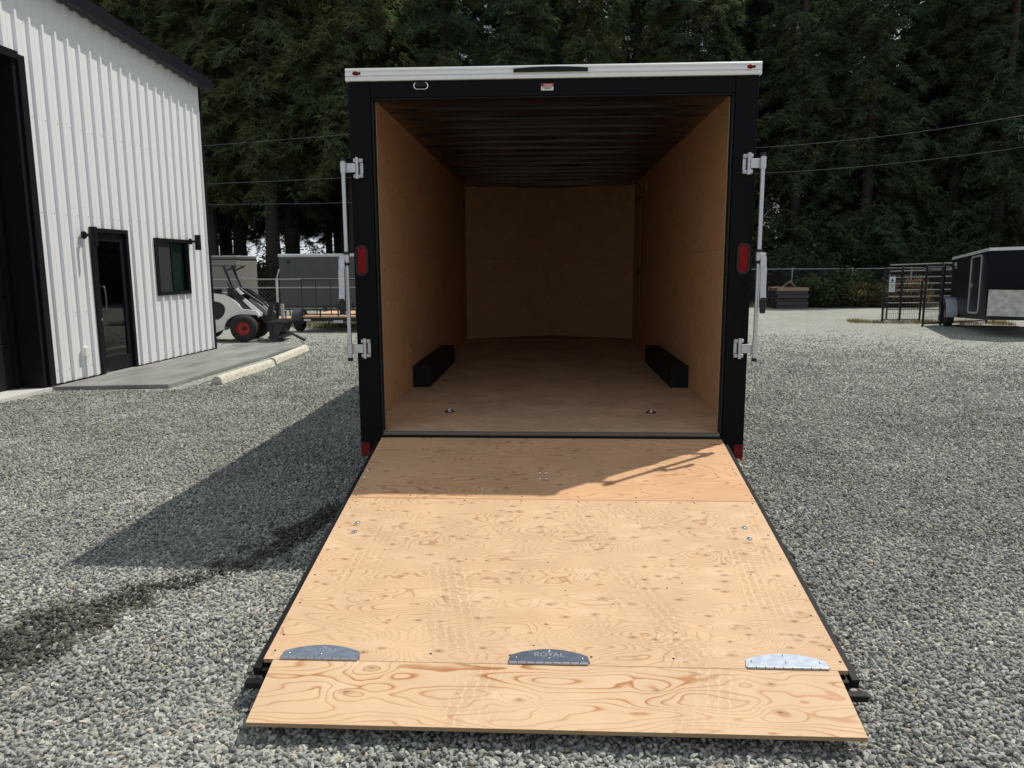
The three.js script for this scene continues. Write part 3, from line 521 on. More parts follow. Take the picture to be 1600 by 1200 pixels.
  mesh(oc, 'conduit', bar([0, -0.39, 0.01], [0, -0.06, 0.01], 0.012, 8), std(rgb(0.6, 0.62, 0.62), 0.5));
}
// concrete pad before the entry and two wheel stops
{
  const conc = dataTex(512, 512, (u, v) => { const q = 186 + 14 * N2(u * 3, v * 3) + 10 * N3(u * 9, v * 7) + 6 * N4(u * 90, v * 90); const st = sstep(0.35, 0.7, N2(u * 5 + 4, v * 2.2)) * 14; return [q - st, q - st, q - 3 - st]; });
  const pts = [[-6.93, 5.08], [-6.62, 5.17], [-5.4, 5.36], [-5.32, 8.1], [-6.85, 8.1]], pts2 = [[-6.85, 8.108], [-5.32, 8.108], [-5.22, 10.94], [-6.72, 11.0], [-6.75, 9.9]];
  [pts, pts2].forEach((p, i) => {
    const g = extr(p, 0.045, 0.006).rotateX(-Math.PI / 2); const P = g.attributes.position, U = g.attributes.uv; for (let k = 0; k < P.count; k++) U.setXY(k, (P.getX(k) + 7) / 3 + i * 0.31, (P.getZ(k) + 11) / 6);
    g.translate(0, 0.006 - 0.005, 0); const m = struct('pavement', g, std(rgb(0.5, 0.5, 0.49), 0.85, 0, { map: conc }), i ? 'far half of the concrete pad by the window' : 'near half of the concrete pad at the glass door');
  });
  const stopTex = dataTex(256, 256, (u, v) => { const q = 205 + 12 * N2(u * 6, v * 14) + 14 * N3(u * 30, v * 40) - 60 * sstep(0.62, 0.75, N4(u * 9, v * 12)); return [q, q * 0.975, q * 0.9]; }, true, true);
  const prof = new THREE.Shape(); prof.moveTo(-0.09, 0); prof.lineTo(0.09, 0); prof.lineTo(0.075, 0.06); prof.quadraticCurveTo(0.055, 0.115, 0, 0.118); prof.quadraticCurveTo(-0.055, 0.115, -0.075, 0.06); prof.closePath();
  for (const [x0, z0, x1, z1, lab] of [[-4.86, -5.72, -4.8, -7.72, 'nearer pale concrete wheel stop beside the concrete pad'], [-4.87, -7.98, -4.98, -10.15, 'farther pale concrete wheel stop beside the concrete pad']]) {
    const L = Math.hypot(x1 - x0, z1 - z0), g = extr(prof, L - 0.02, 0.012).translate(0, 0, 0.01);
    const m = mesh(scene, 'wheel_stop', g, std(0xffffff, 0.85, 0, { map: stopTex })); m.position.set(x0, -0.002, z0); m.rotation.y = Math.atan2(x1 - x0, z1 - z0); m.userData = { label: lab, category: 'wheel stop', group: 'wheel stops by the concrete pad' };
  }
}

// ---------------------------------------------------------------- forest
function leafMat(c) { return phy(c, 0.9, 0, { vertexColors: true, transmission: 0.5, thickness: 0, side: THREE.DoubleSide, specularIntensity: 0.3 }); }
const barkMat = std(rgb(0.034, 0.028, 0.023), 0.95);
const foliageMat = leafMat(rgb(1, 1, 1));
function foliage() { const pos = [], col = []; return {
  tri(a, b, c, k) { pos.push(a[0], a[1], a[2], b[0], b[1], b[2], c[0], c[1], c[2]); for (let i = 0; i < 3; i++) col.push(k[0], k[1], k[2]); },
  geo() { const g = new THREE.BufferGeometry(); g.setAttribute('position', new THREE.Float32BufferAttribute(pos, 3)); g.setAttribute('color', new THREE.Float32BufferAttribute(col, 3)); g.computeVertexNormals(); return g; } }; }
function makeFir(seed, H, base, R, tone, nBranch, nSpray) {
  const r = rng(seed), f = foliage(), wood = [], bend = (r() - 0.5) * 0.6;
  const cx = (h) => bend * (h / H) ** 2, tr = 0.012 * H + 0.03;
  const pts = []; for (let i = 0; i <= 8; i++) { const h = H * i / 8; pts.push(new THREE.Vector3(cx(h), h, 0)); }
  const trunk = new THREE.TubeGeometry(new THREE.CatmullRomCurve3(pts), 10, 1, 8, false);
  { const P = trunk.attributes.position; for (let i = 0; i < P.count; i++) { const h = clamp(P.getY(i) / H); const k = tr * (1 - 0.93 * h) * (1 + 0.5 * Math.exp(-h * H * 1.6)); P.setX(i, cx(h * H) + (P.getX(i) - cx(h * H)) * k); P.setZ(i, P.getZ(i) * k); } trunk.computeVertexNormals(); }
  wood.push(trunk);
  for (let b = 0; b < nBranch; b++) {
    const t = Math.pow(r(), 1.25), h = base + (H - base) * t * 0.985, az = b * 2.39996 + r() * 0.8;
    const L = R * (Math.pow(1 - t, 0.7) * 0.95 + 0.05) * (0.55 + 0.6 * r()) * (0.6 + 0.4 * sstep(0, 0.1, t));
    const dx = Math.cos(az), dz = Math.sin(az), slope = lerp(-0.22, 0.5, t) + (r() - 0.5) * 0.5, dr = 0.3 + 0.4 * r();
    const P = (s) => [cx(h) + dx * L * s, h + L * (slope * s - dr * s * s), dz * L * s];
    if (b % 2 === 0) { const e = P(0.8); const g = new THREE.ConeGeometry(0.012 + 0.012 * L, 1, 3, 1, true); const A = new THREE.Vector3(cx(h), h, 0), E = new THREE.Vector3(...e), d = E.clone().sub(A), LL = d.length(); g.scale(1, LL, 1).applyQuaternion(new THREE.Quaternion().setFromUnitVectors(new THREE.Vector3(0, 1, 0), d.normalize())).translate((A.x + E.x) / 2, (A.y + E.y) / 2, (A.z + E.z) / 2); wood.push(g); }
    const warm = r();
    for (let k = 0; k < nSpray; k++) {
      const s = 0.18 + 0.82 * Math.pow(r(), 0.75), c = P(s), wid = 0.3 * L * (1.1 - s) + 0.1, off = (r() - 0.5) * 2 * wid;
      const o = [c[0] - dz * off, c[1] - 0.2 * Math.abs(off) + (r() - 0.5) * 0.5, c[2] + dx * off];
      const ad = az + Math.sign(off) * (0.35 + 0.6 * r()) * Math.min(1, Math.abs(off) * 3), kx = Math.cos(ad), kz = Math.sin(ad);
      const v = 0.65 + 0.7 * r(), col = [tone[0] * v * (0.85 + 0.4 * warm), tone[1] * v, tone[2] * v * (1.15 - 0.3 * warm)];
      for (let q = 0; q < 7; q++) {
        const a2 = (q - 3) * 0.34 + (r() - 0.5) * 0.4, len = (0.16 + 0.24 * r()) * (0.7 + 0.12 * R), w = 0.018 + 0.022 * r();
        const ex = kx * Math.cos(a2) - kz * Math.sin(a2), ez = kz * Math.cos(a2) + kx * Math.sin(a2), ey = -0.45 + (r() - 0.5) * 1.1, tw = (r() - 0.5) * 2;
        const b = [o[0] + ex * len * 0.15, o[1] + (r() - 0.5) * 0.12, o[2] + ez * len * 0.15], n = [-ez * w, tw * w, ex * w];
        f.tri([b[0] + n[0], b[1] + n[1], b[2] + n[2]], [b[0] - n[0], b[1] - n[1], b[2] - n[2]], [b[0] + ex * len, b[1] + ey * len, b[2] + ez * len], col);
      }
    }
  }
  return { trunk: merge(wood), crown: f.geo() };
}
function makeBush(seed, R, H, tone, n, leaf, upright = 0) {
  const r = rng(seed), f = foliage(), stems = [], lobes = [];
  const nl = 5 + Math.floor(r() * 4); for (let i = 0; i < nl; i++) lobes.push([(r() - 0.5) * R * 1.3, H * (0.28 + 0.5 * r()), (r() - 0.5) * R * 1.0, R * (0.32 + 0.3 * r())]);
  for (const [x, y, z] of lobes) stems.push(bar([x * 0.2, 0, z * 0.2], [x, y, z], 0.008 + 0.004 * H, 5));
  for (let i = 0; i < n; i++) {
    const [lx, ly, lz, lr] = lobes[Math.floor(r() * nl)], a = r() * 6.283, u = 2 * r() - 1, q = Math.sqrt(1 - u * u), k = lr * Math.pow(r(), 0.4);
    const o = [lx + Math.cos(a) * q * k, Math.max(0.03, ly + u * k * 0.9 * (H / R > 1.2 ? 1.2 : 0.9)), lz + Math.sin(a) * q * k];
    const b = r() * 6.283, L = leaf * (0.6 + 0.8 * r()), ey = (r() - 0.5) * 1.2 + upright, ex = Math.cos(b), ez = Math.sin(b), w = L * (upright ? 0.12 : 0.32), tw = (r() - 0.5);
    const v = 0.6 + 0.8 * r(), col = [tone[0] * v * (0.8 + 0.5 * r()), tone[1] * v, tone[2] * v];
    const m = [o[0] + ex * L * 0.5, o[1] + ey * L * 0.5, o[2] + ez * L * 0.5], t = [o[0] + ex * L, o[1] + ey * L, o[2] + ez * L], nn = [-ez * w, tw * w, ex * w];
    f.tri(o, [m[0] + nn[0], m[1] + nn[1], m[2] + nn[2]], t, col); f.tri(o, t, [m[0] - nn[0], m[1] - nn[1], m[2] - nn[2]], col);
  }
  return { stem: merge(stems), leaves: f.geo() };
}
{
  const T1 = [0.125, 0.165, 0.06], T2 = [0.078, 0.12, 0.052], T3 = [0.055, 0.09, 0.05];  // sunlight painted into the first tone, used most on the left; others darker
  const kinds = [makeFir(101, 27, 6.4, 3.7, T1, 240, 36), makeFir(102, 25, 5.2, 3.9, T2, 240, 36), makeFir(103, 29, 7.0, 3.7, T3, 240, 36), makeFir(104, 17, 1.0, 2.9, T1, 190, 34), makeFir(105, 12, 0.6, 2.6, T2, 180, 32), makeFir(106, 26, 2.0, 4.0, T2, 260, 36)];
  const words = ['tall olive green fir', 'tall dark green fir', 'tall blue green fir', 'mid sized olive fir branched low', 'small dark fir branched low', 'tall dark fir with low branches'];
  const r = rng(909), trees = [];
  const rows = [[-33.5, 3.5, 1.3, 0], [-38.5, 3.4, 1.5, 1], [-44.5, 3.6, 1.8, 2], [-52, 4.2, 2.5, 3], [-59, 2.6, 2, 4]];
  for (const [z, step, jit, row] of rows) for (let x = -27 - row * 2; x <= (row === 4 ? -7 : 31 + row * 2); x += step) {
    const X = x + (r() - 0.5) * step * 0.7, Z = z + (r() - 0.5) * 2 * jit, left = X < -8;
    let k;
    if (row === 0) k = left ? [0, 0, 2, 0][Math.floor(r() * 4)] : [5, 5, 1, 5, 3][Math.floor(r() * 5)];
    else if (row === 1) k = left ? [0, 1, 2][Math.floor(r() * 3)] : [5, 1, 2, 5][Math.floor(r() * 4)];
    else k = row === 4 ? [0, 2, 1][Math.floor(r() * 3)] : left ? [0, 1, 2][Math.floor(r() * 3)] : [1, 2, 5][Math.floor(r() * 3)];
    trees.push([X, Z, k, r() * 6.28, 0.86 + 0.28 * r(), row]);
  }
  const ones = ['first', 'second', 'third', 'fourth', 'fifth', 'sixth', 'seventh', 'eighth', 'ninth', 'tenth', 'eleventh', 'twelfth', 'thirteenth', 'fourteenth', 'fifteenth', 'sixteenth', 'seventeenth', 'eighteenth', 'nineteenth', 'twentieth'];
  const ord = Array.from({ length: 40 }, (_, i) => i < 20 ? ones[i] : i === 29 ? 'thirtieth' : i < 29 ? 'twenty ' + ones[i - 20] : 'thirty ' + ones[i - 30]);
  const rowName = ['front forest row', 'second forest row', 'third forest row', 'fourth forest row', 'rearmost forest row'], count = [0, 0, 0, 0, 0], protos = {};
  for (const [X, Z, k, turn, sc, row] of trees) {
    const label = `${words[k]}, ${ord[count[row]++]} from the left in ${rowName[row]}`;
    if (!protos[k]) {
      const t = thing('fir_tree', label, 'tree', [X, -0.05, Z], turn, 'fir trees behind the yard'); t.scale.setScalar(sc);
      mesh(t, 'trunk', kinds[k].trunk, barkMat); mesh(t, 'crown', kinds[k].crown, foliageMat); protos[k] = t;
    } else copy(protos[k], label, [X, -0.05, Z], turn, sc);
  }
  // undergrowth along the forest edge
  const bk = [makeBush(201, 1.5, 2.0, [0.05, 0.085, 0.025], 2600, 0.16), makeBush(202, 1.7, 2.6, [0.036, 0.062, 0.022], 2800, 0.17), makeBush(203, 1.4, 1.5, [0.055, 0.075, 0.03], 2200, 0.14)];
  const bp = {}, nb = [0, 0], bw = ['leafy green bush', 'tall dark green bush', 'low olive bush'];
  for (let x = -26; x < 30; x += 1.9) for (const row of [0, 1]) {
    const k = Math.floor(r() * 3), X = x + (r() - 0.5) * 1.2, Z = (row ? -35.5 : -30.6) + (r() - 0.5) * 1.8; if (Math.abs(X) < 7.6) continue;
    const label = `${bw[k]}, ${ord[nb[row]++]} from the left ${row ? 'between the trunks' : 'before the trunks'} at the forest edge`;
    const sc = (0.75 + 0.5 * r()) * (row ? 1.15 : 1), turn = r() * 6.28;
    if (!bp[k]) { const t = thing('bush', label, 'bush', [X, -0.02, Z], turn, 'bushes along the forest edge'); t.scale.setScalar(sc); mesh(t, 'stems', bk[k].stem, barkMat); mesh(t, 'leaves', bk[k].leaves, foliageMat); bp[k] = t; }
    else copy(bp[k], label, [X, -0.02, Z], turn, sc);
  }
}

// ---------------------------------------------------------------- power line in front of the forest
{
  const wood = std(rgb(0.09, 0.075, 0.06), 0.9), wire = std(rgb(0.16, 0.17, 0.18), 0.6), Z = -29.2;
  const poles = [[-46, 'left utility pole'], [1.6, 'middle utility pole'], [44, 'right utility pole']];
  const names = ['weathered wooden utility pole out beyond the steel building', 'weathered wooden utility pole behind the open cargo trailer', 'weathered wooden utility pole out beyond the small black trailer'];
  poles.forEach(([x], i) => { const p = thing('utility_pole', names[i], 'pole', [x, 0, Z], 0, 'utility poles'); const h = i === 2 ? 15.4 : 8.4; mesh(p, 'post', cyl(0.1, 0.15, h + 0.1, 10).translate(0, h / 2 - 0.05, 0), wood); mesh(p, 'crossarm', box2(-0.06, 0.06, h - 0.7, h - 0.58, -0.9, 0.9), wood); });
  const span = (x0, y0, x1, y1, sag, label) => { const pts = []; for (let i = 0; i <= 16; i++) { const t = i / 16; pts.push([lerp(x0, x1, t), lerp(y0, y1, t) - sag * 4 * t * (1 - t), Z + 0.1]); } const m = mesh(scene, 'power_line', tube(pts, 0.009, 5, 40), wire); m.userData = { label, category: 'wire', group: 'wires of the power line' }; };
  span(1.6, 8.25, -46, 6.15, 0.51, 'highest overhead wire between the building and the open trailer');
  span(1.6, 6.0, -46, 4.87, 0.235, 'middle overhead wire between the building and the open trailer');
  span(1.6, 4.7, -46, 5.23, 0.456, 'lowest overhead wire between the building and the open trailer');
  span(1.6, 6.6, 44, 15.0, 2.44, 'upper overhead wire above the small black trailer');
  span(1.6, 5.6, 44, 12.7, 2.18, 'lower overhead wire above the small black trailer');
}

// ---------------------------------------------------------------- fences
const galv = std(rgb(0.3, 0.31, 0.32), 0.5, 0.5);
function chainLink(label, p0, p1, h, posts, rails, pitch = 0.11) {
  const L = Math.hypot(p1[0] - p0[0], p1[1] - p0[1]), f = thing('chain_link_fence', label, 'fence', [p0[0], 0, p0[1]], Math.atan2(-(p1[1] - p0[1]), p1[0] - p0[0]));
  for (const s of posts) mesh(f, 'post', merge([cyl(0.03, 0.03, h + 0.05, 10).translate(s, (h + 0.05) / 2 - 0.02, 0), new THREE.SphereGeometry(0.036, 10, 6).translate(s, h + 0.03, 0)]), galv);
  for (const y of rails) mesh(f, 'rail', bar([0, y, 0], [L, y, 0], 0.021, 8), galv);
  const w = []; const hh = h - 0.06;
  for (let s = -hh; s < L; s += pitch) for (const k of [0, 1]) {
    let a = [s, 0.05], b = [s + hh, 0.05 + hh]; if (a[0] < 0) { a = [0, 0.05 - s]; } if (b[0] > L) { b = [L, 0.05 + L - s]; }
    if (k) { a[1] = 0.1 + hh - a[1]; b[1] = 0.1 + hh - b[1]; }
    w.push(bar([a[0], a[1], 0.004 * (k ? 1 : -1)], [b[0], b[1], 0.004 * (k ? 1 : -1)], 0.0032, 3));
  }
  mesh(f, 'mesh', merge(w), std(rgb(0.1, 0.105, 0.11), 0.6, 0.3)).userData.kind = 'stuff'; return f;
}
chainLink('galvanised chain link fence behind the weeds and the pallet stack', [8.2, -26.3], [19.5, -26.9], 1.5, [1.66, 4.1, 6.5, 8.9, 11.2], [1.5]);
chainLink('galvanised chain link fence behind the loader with two rails', [-13.6, -17.4], [-2.6, -17.6], 1.32, [0.1, 2.2, 4.4, 7.6, 10.9], [1.32, 1.07]);
{ // taller galvanised corner post with an angled arm
  const p = thing('fence_post', 'tall pale fence post with angled tip beside the grey trailer', 'post', [-8.12, 0, -17.36]);
  mesh(p, 'shaft', bar([0, -0.02, 0], [0, 1.34, 0], 0.035, 10), std(rgb(0.5, 0.51, 0.5), 0.6)); mesh(p, 'arm', bar([0, 1.33, 0], [0.1, 1.62, 0.02], 0.022, 8), std(rgb(0.42, 0.43, 0.43), 0.6));
}
// black welded wire fence on the right
const blackMetal = std(rgb(0.014, 0.015, 0.018), 0.5);
function wirePanel(label, pts, h) {
  const f = thing('welded_wire_fence', label, 'fence', [pts[0][0], 0, pts[0][1]]); const O = pts[0];
  pts.forEach(([x, z, k = 1]) => mesh(f, 'post', box2(x - O[0] - 0.024, x - O[0] + 0.024, -0.02, h * k + 0.04, z - O[1] - 0.024, z - O[1] + 0.024, 0.005), blackMetal));
  for (let i = 0; i < pts.length - 1; i++) {
    const a = pts[i], b = pts[i + 1], L = Math.hypot(b[0] - a[0], b[1] - a[1]), P = (t, y) => [lerp(a[0], b[0], t) - O[0], y, lerp(a[1], b[1], t) - O[1]], w = [];
    for (let s = 0.05; s < L - 0.03; s += 0.055) w.push(bar(P(s / L, 0.08), P(s / L, h - 0.02), 0.0042, 4));
    for (let y = 0.08; y < h; y += 0.16) w.push(bar(P(0, y), P(1, y), 0.0045, 4));
    mesh(f, 'wire_mesh', merge(w), blackMetal).userData.kind = 'stuff';
    for (const y of [h, 0.07]) mesh(f, 'frame_rail', bar(P(0, y), P(1, y), 0.018, 6), blackMetal);
  }
  return f;
}
wirePanel('black welded wire fence carrying a white sign', [[9.8, -17.72], [10.29, -17.71], [10.86, -17.7, 0.75]], 1.56);
wirePanel('black welded wire fence panel nearest the small black trailer', [[10.17, -16.06], [10.86, -16.5], [12.6, -17.4]], 1.6);
{
  const cv = document.createElement('canvas'); cv.width = 96; cv.height = 240; const k = cv.getContext('2d'); k.fillStyle = '#dfe3e8'; k.fillRect(0, 0, 96, 240); k.fillStyle = '#30343c';
  k.beginPath(); k.moveTo(48, 20); k.lineTo(76, 74); k.lineTo(20, 74); k.fill(); k.fillRect(16, 84, 64, 12); k.fillStyle = '#4a5060'; for (const y of [122, 138, 154]) { for (let x = 18; x < 78; x += 13) k.fillRect(x, y, 9, 9); } k.fillStyle = '#8a90a0'; for (const y of [180, 194, 208]) k.fillRect(22, y, 52, 5);
  const t = new THREE.CanvasTexture(cv); t.colorSpace = THREE.SRGBColorSpace;
  const s = thing('sign', 'small white notice hung on the black wire fence', 'sign', [9.99, 0.88, -17.66]);
  mesh(s, 'board', bx(0.17, 0.44, 0.006, 0, 0.22, 0), [0, 1, 2, 3, 4, 5].map(i => i === 4 ? std(0xffffff, 0.5, 0, { map: t }) : std(rgb(0.7, 0.72, 0.75), 0.5)));
  mesh(s, 'hook', merge([bar([-0.06, 0.43, 0], [-0.06, 0.5, -0.03], 0.004, 5), bar([0.06, 0.43, 0], [0.06, 0.5, -0.03], 0.004, 5)]), galv);
  const v = thing('pipe_gate', 'galvanised gate of level pipes behind the black wire fence', 'gate', [10.3, 0, -18.6]);
  for (let i = 0; i < 8; i++) mesh(v, 'pipe', bar([0, 0.32 + i * 0.19, 0], [2.9, 0.34 + i * 0.2, 0.5], 0.018, 8), std(rgb(0.2, 0.205, 0.2), 0.6, 0.3));
  for (const t of [0, 0.5, 1]) mesh(v, 'stile', bar([2.9 * t, 0.0, 0.5 * t], [2.9 * t, 1.72 + 0.06 * t, 0.5 * t], 0.028, 8), blackMetal);
}

// ---------------------------------------------------------------- parked trailers behind the yard
function wheelParts(parent, x, y, z, R, w, rimMat, axis = 'x') {
  const g = part(parent, 'wheel', x, y, z);
  const tyre = new THREE.LatheGeometry([[R * 0.55, -w / 2], [R * 0.88, -w / 2], [R * 0.97, -w * 0.38], [R, -w * 0.2], [R, w * 0.2], [R * 0.97, w * 0.38], [R * 0.88, w / 2], [R * 0.55, w / 2]].map(p => new THREE.Vector2(...p)), 32), rim = new THREE.LatheGeometry([[0.001, w * 0.2], [R * 0.2, w * 0.2], [R * 0.22, w * 0.3], [R * 0.3, w * 0.22], [R * 0.5, w * 0.3], [R * 0.58, w * 0.46], [R * 0.58, -w * 0.4], [0.001, -w * 0.4]].map(p => new THREE.Vector2(...p)), 28);
  for (const q of [tyre, rim]) { if (axis === 'x') q.rotateZ(-Math.PI / 2); else q.rotateX(Math.PI / 2); }
  mesh(g, 'tyre', tyre, M.rubber); mesh(g, 'rim', rim, rimMat); return g;
}
{ // grey enclosed trailer
  const t = thing('enclosed_trailer', 'dark grey enclosed trailer with white roof edge parked behind the chain link fence', 'trailer', [-8.8, 0, -19.5]);
  mesh(t, 'body', rb(4.4, 1.62, 1.9, 2.2, 1.2, -0.95, 0.03), std(rgb(0.062, 0.068, 0.075), 0.45));
  mesh(t, 'roof_trim', rb(4.44, 0.1, 1.94, 2.2, 2.05, -0.95, 0.03), std(rgb(0.55, 0.57, 0.58), 0.45));
  mesh(t, 'roof_vent', new THREE.SphereGeometry(0.075, 14, 8).scale(1, 1.1, 0.3).translate(0.32, 1.85, 0.0), blackMetal);
  for (let i = 1; i < 8; i++) mesh(t, 'skin_seam', box2(i * 0.55 - 0.006, i * 0.55 + 0.006, 0.42, 1.98, 0.0005, 0.004), std(rgb(0.05, 0.055, 0.06), 0.5));
  mesh(t, 'bottom_rail', box2(0.02, 4.38, 0.36, 0.42, -1.86, 0.006), blackMetal);
  for (const x of [1.7, 2.5]) wheelParts(t, x, 0.32, -0.12, 0.32, 0.2, M.steel, 'z');
  mesh(t, 'tongue', bar([0.1, 0.42, -0.95], [-1.0, 0.42, -0.95], 0.05), blackMetal);
  mesh(t, 'stand', bar([-0.9, 0, -0.95], [-0.9, 0.6, -0.95], 0.03), blackMetal);
}
{ // pale box trailer half hidden by the building
  const t = thing('box_trailer', 'grey beige box trailer with black roof band half hidden by the building corner', 'trailer', [-10.62, 0, -20.5]);
  mesh(t, 'body', rb(3.6, 1.66, 1.8, -1.8, 1.2, -0.9, 0.02), std(rgb(0.2, 0.19, 0.175), 0.6));
  mesh(t, 'roof_band', box2(-3.61, 0.01, 1.93, 1.98, -1.81, 0.01), blackMetal);
  mesh(t, 'roof_trim', box2(-3.62, 0.02, 2.032, 2.08, -1.82, 0.02, 0.006), std(rgb(0.36, 0.35, 0.33), 0.5));
  mesh(t, 'bottom_rail', box2(-3.58, -0.02, 0.33, 0.369, -1.78, -0.02), blackMetal);
  for (const x of [-1.4, -2.2]) wheelParts(t, x, 0.31, -0.1, 0.31, 0.2, M.steel, 'z');
  mesh(t, 'stand', merge([bar([-0.3, 0, -0.3], [-0.3, 0.36, -0.3], 0.03), bar([-3.3, 0, -0.3], [-3.3, 0.36, -0.3], 0.03)]), blackMetal);
}
function utility(label, pos, turn, W, D, deckY, rail, gateH, tyreX) {
  const t = thing('utility_trailer', label, 'trailer', pos, turn); const deckMat = std(0xffffff, 0.8, 0, { map: plywood(256, 64, 2.4, 0.6, { seed: 140 + Math.round(W * 10), base: [214, 176, 142], late: [190, 148, 112], specks: 6 }) });
  for (let i = 0; i < 5; i++) mesh(t, 'deck_board', box2(0.03, W - 0.03, deckY, deckY + 0.045, -D + i * D / 5 + 0.006, -D + (i + 1) * D / 5 - 0.006), deckMat);
  mesh(t, 'chassis', merge([box2(0, W, deckY - 0.1, deckY - 0.004, -0.05, 0.0), box2(0, W, deckY - 0.1, deckY - 0.004, -D, -D + 0.05), box2(0, 0.05, deckY - 0.1, deckY - 0.004, -D + 0.051, -0.051), box2(W - 0.05, W, deckY - 0.1, deckY - 0.004, -D + 0.051, -0.051)]), blackMetal);
  for (const z of [-0.02, -D + 0.02]) { mesh(t, 'side_rail', bar([0, deckY + rail, z], [W, deckY + rail, z], 0.024, 8), blackMetal); for (let i = 0; i <= 4; i++) mesh(t, 'rail_post', bar([0.02 + i * (W - 0.04) / 4, deckY - 0.05, z], [0.02 + i * (W - 0.04) / 4, deckY + rail, z], 0.02, 6), blackMetal); }
  return t;
}
{
  const t = utility('black utility trailer with wood deck and a tall upright ramp gate', [-6.45, 0, -14.45], -0.03, 1.95, 3.0, 0.38, 0.2, 0.9);
  for (const [x, z] of [[-0.14, -0.25], [2.09, -0.25]]) {
    wheelParts(t, x, 0.27, z, 0.27, 0.19, blackMetal, 'x');
    const fe = new THREE.Shape(); fe.absarc(0, 0, 0.34, 0.1, Math.PI - 0.1); fe.absarc(0, 0, 0.32, Math.PI - 0.1, 0.1, true); fe.closePath();
    mesh(t, 'fender', extr(fe, 0.23).rotateY(Math.PI / 2).translate(x - 0.115, 0.27, z), std(rgb(0.05, 0.055, 0.06), 0.5));
  }
  mesh(t, 'gate_frame', merge([bar([0.0, 1.36, -0.06], [1.95, 1.36, -0.06], 0.018), bar([0.0, 0.46, -0.06], [1.95, 0.46, -0.06], 0.018)]), blackMetal);
  for (let i = 0; i < 6; i++) mesh(t, 'gate_bar', bar([0.01 + i * 0.386, 0.44, -0.06], [0.01 + i * 0.386, 1.36, -0.06], 0.014, 6), blackMetal);
  mesh(t, 'marker_plate', box2(0.06, 0.24, 0.29, 0.34, 0.002, 0.006), std(rgb(0.7, 0.7, 0.7), 0.5));
  mesh(t, 'licence_plate', box2(0.85, 1.1, 0.24, 0.31, 0.002, 0.008), std(rgb(0.5, 0.52, 0.53), 0.5)); mesh(t, 'tongue', bar([0.975, 0.34, -2.9], [0.975, 0.34, -4.0], 0.04), blackMetal); mesh(t, 'stand', bar([0.975, 0, -3.8], [0.975, 0.5, -3.8], 0.03), blackMetal);
  const u = utility('small black utility trailer with railed deck behind the loader bucket', [-8.55, 0, -16.0], 0.0, 1.15, 1.2, 0.2, 0.24, 0.5);
  wheelParts(u, 0.3, 0.22, 0.08, 0.22, 0.14, blackMetal, 'z'); wheelParts(u, 0.3, 0.22, -1.28, 0.22, 0.14, blackMetal, 'z');
  mesh(u, 'corner_stake', box2(1.02, 1.1, 0.1, 0.66, 0.0, 0.06, 0.006), std(rgb(0.4, 0.4, 0.39), 0.7));
  for (let i = 0; i < 7; i++) mesh(u, 'rail_bar', bar([0.1 + i * 0.15, 0.24, -0.02], [0.1 + i * 0.15, 0.44, -0.02], 0.012, 6), blackMetal);
  mesh(u, 'licence_plate', box2(0.3, 0.56, 0.12, 0.17, 0.004, 0.01), std(rgb(0.6, 0.6, 0.58), 0.5));
}
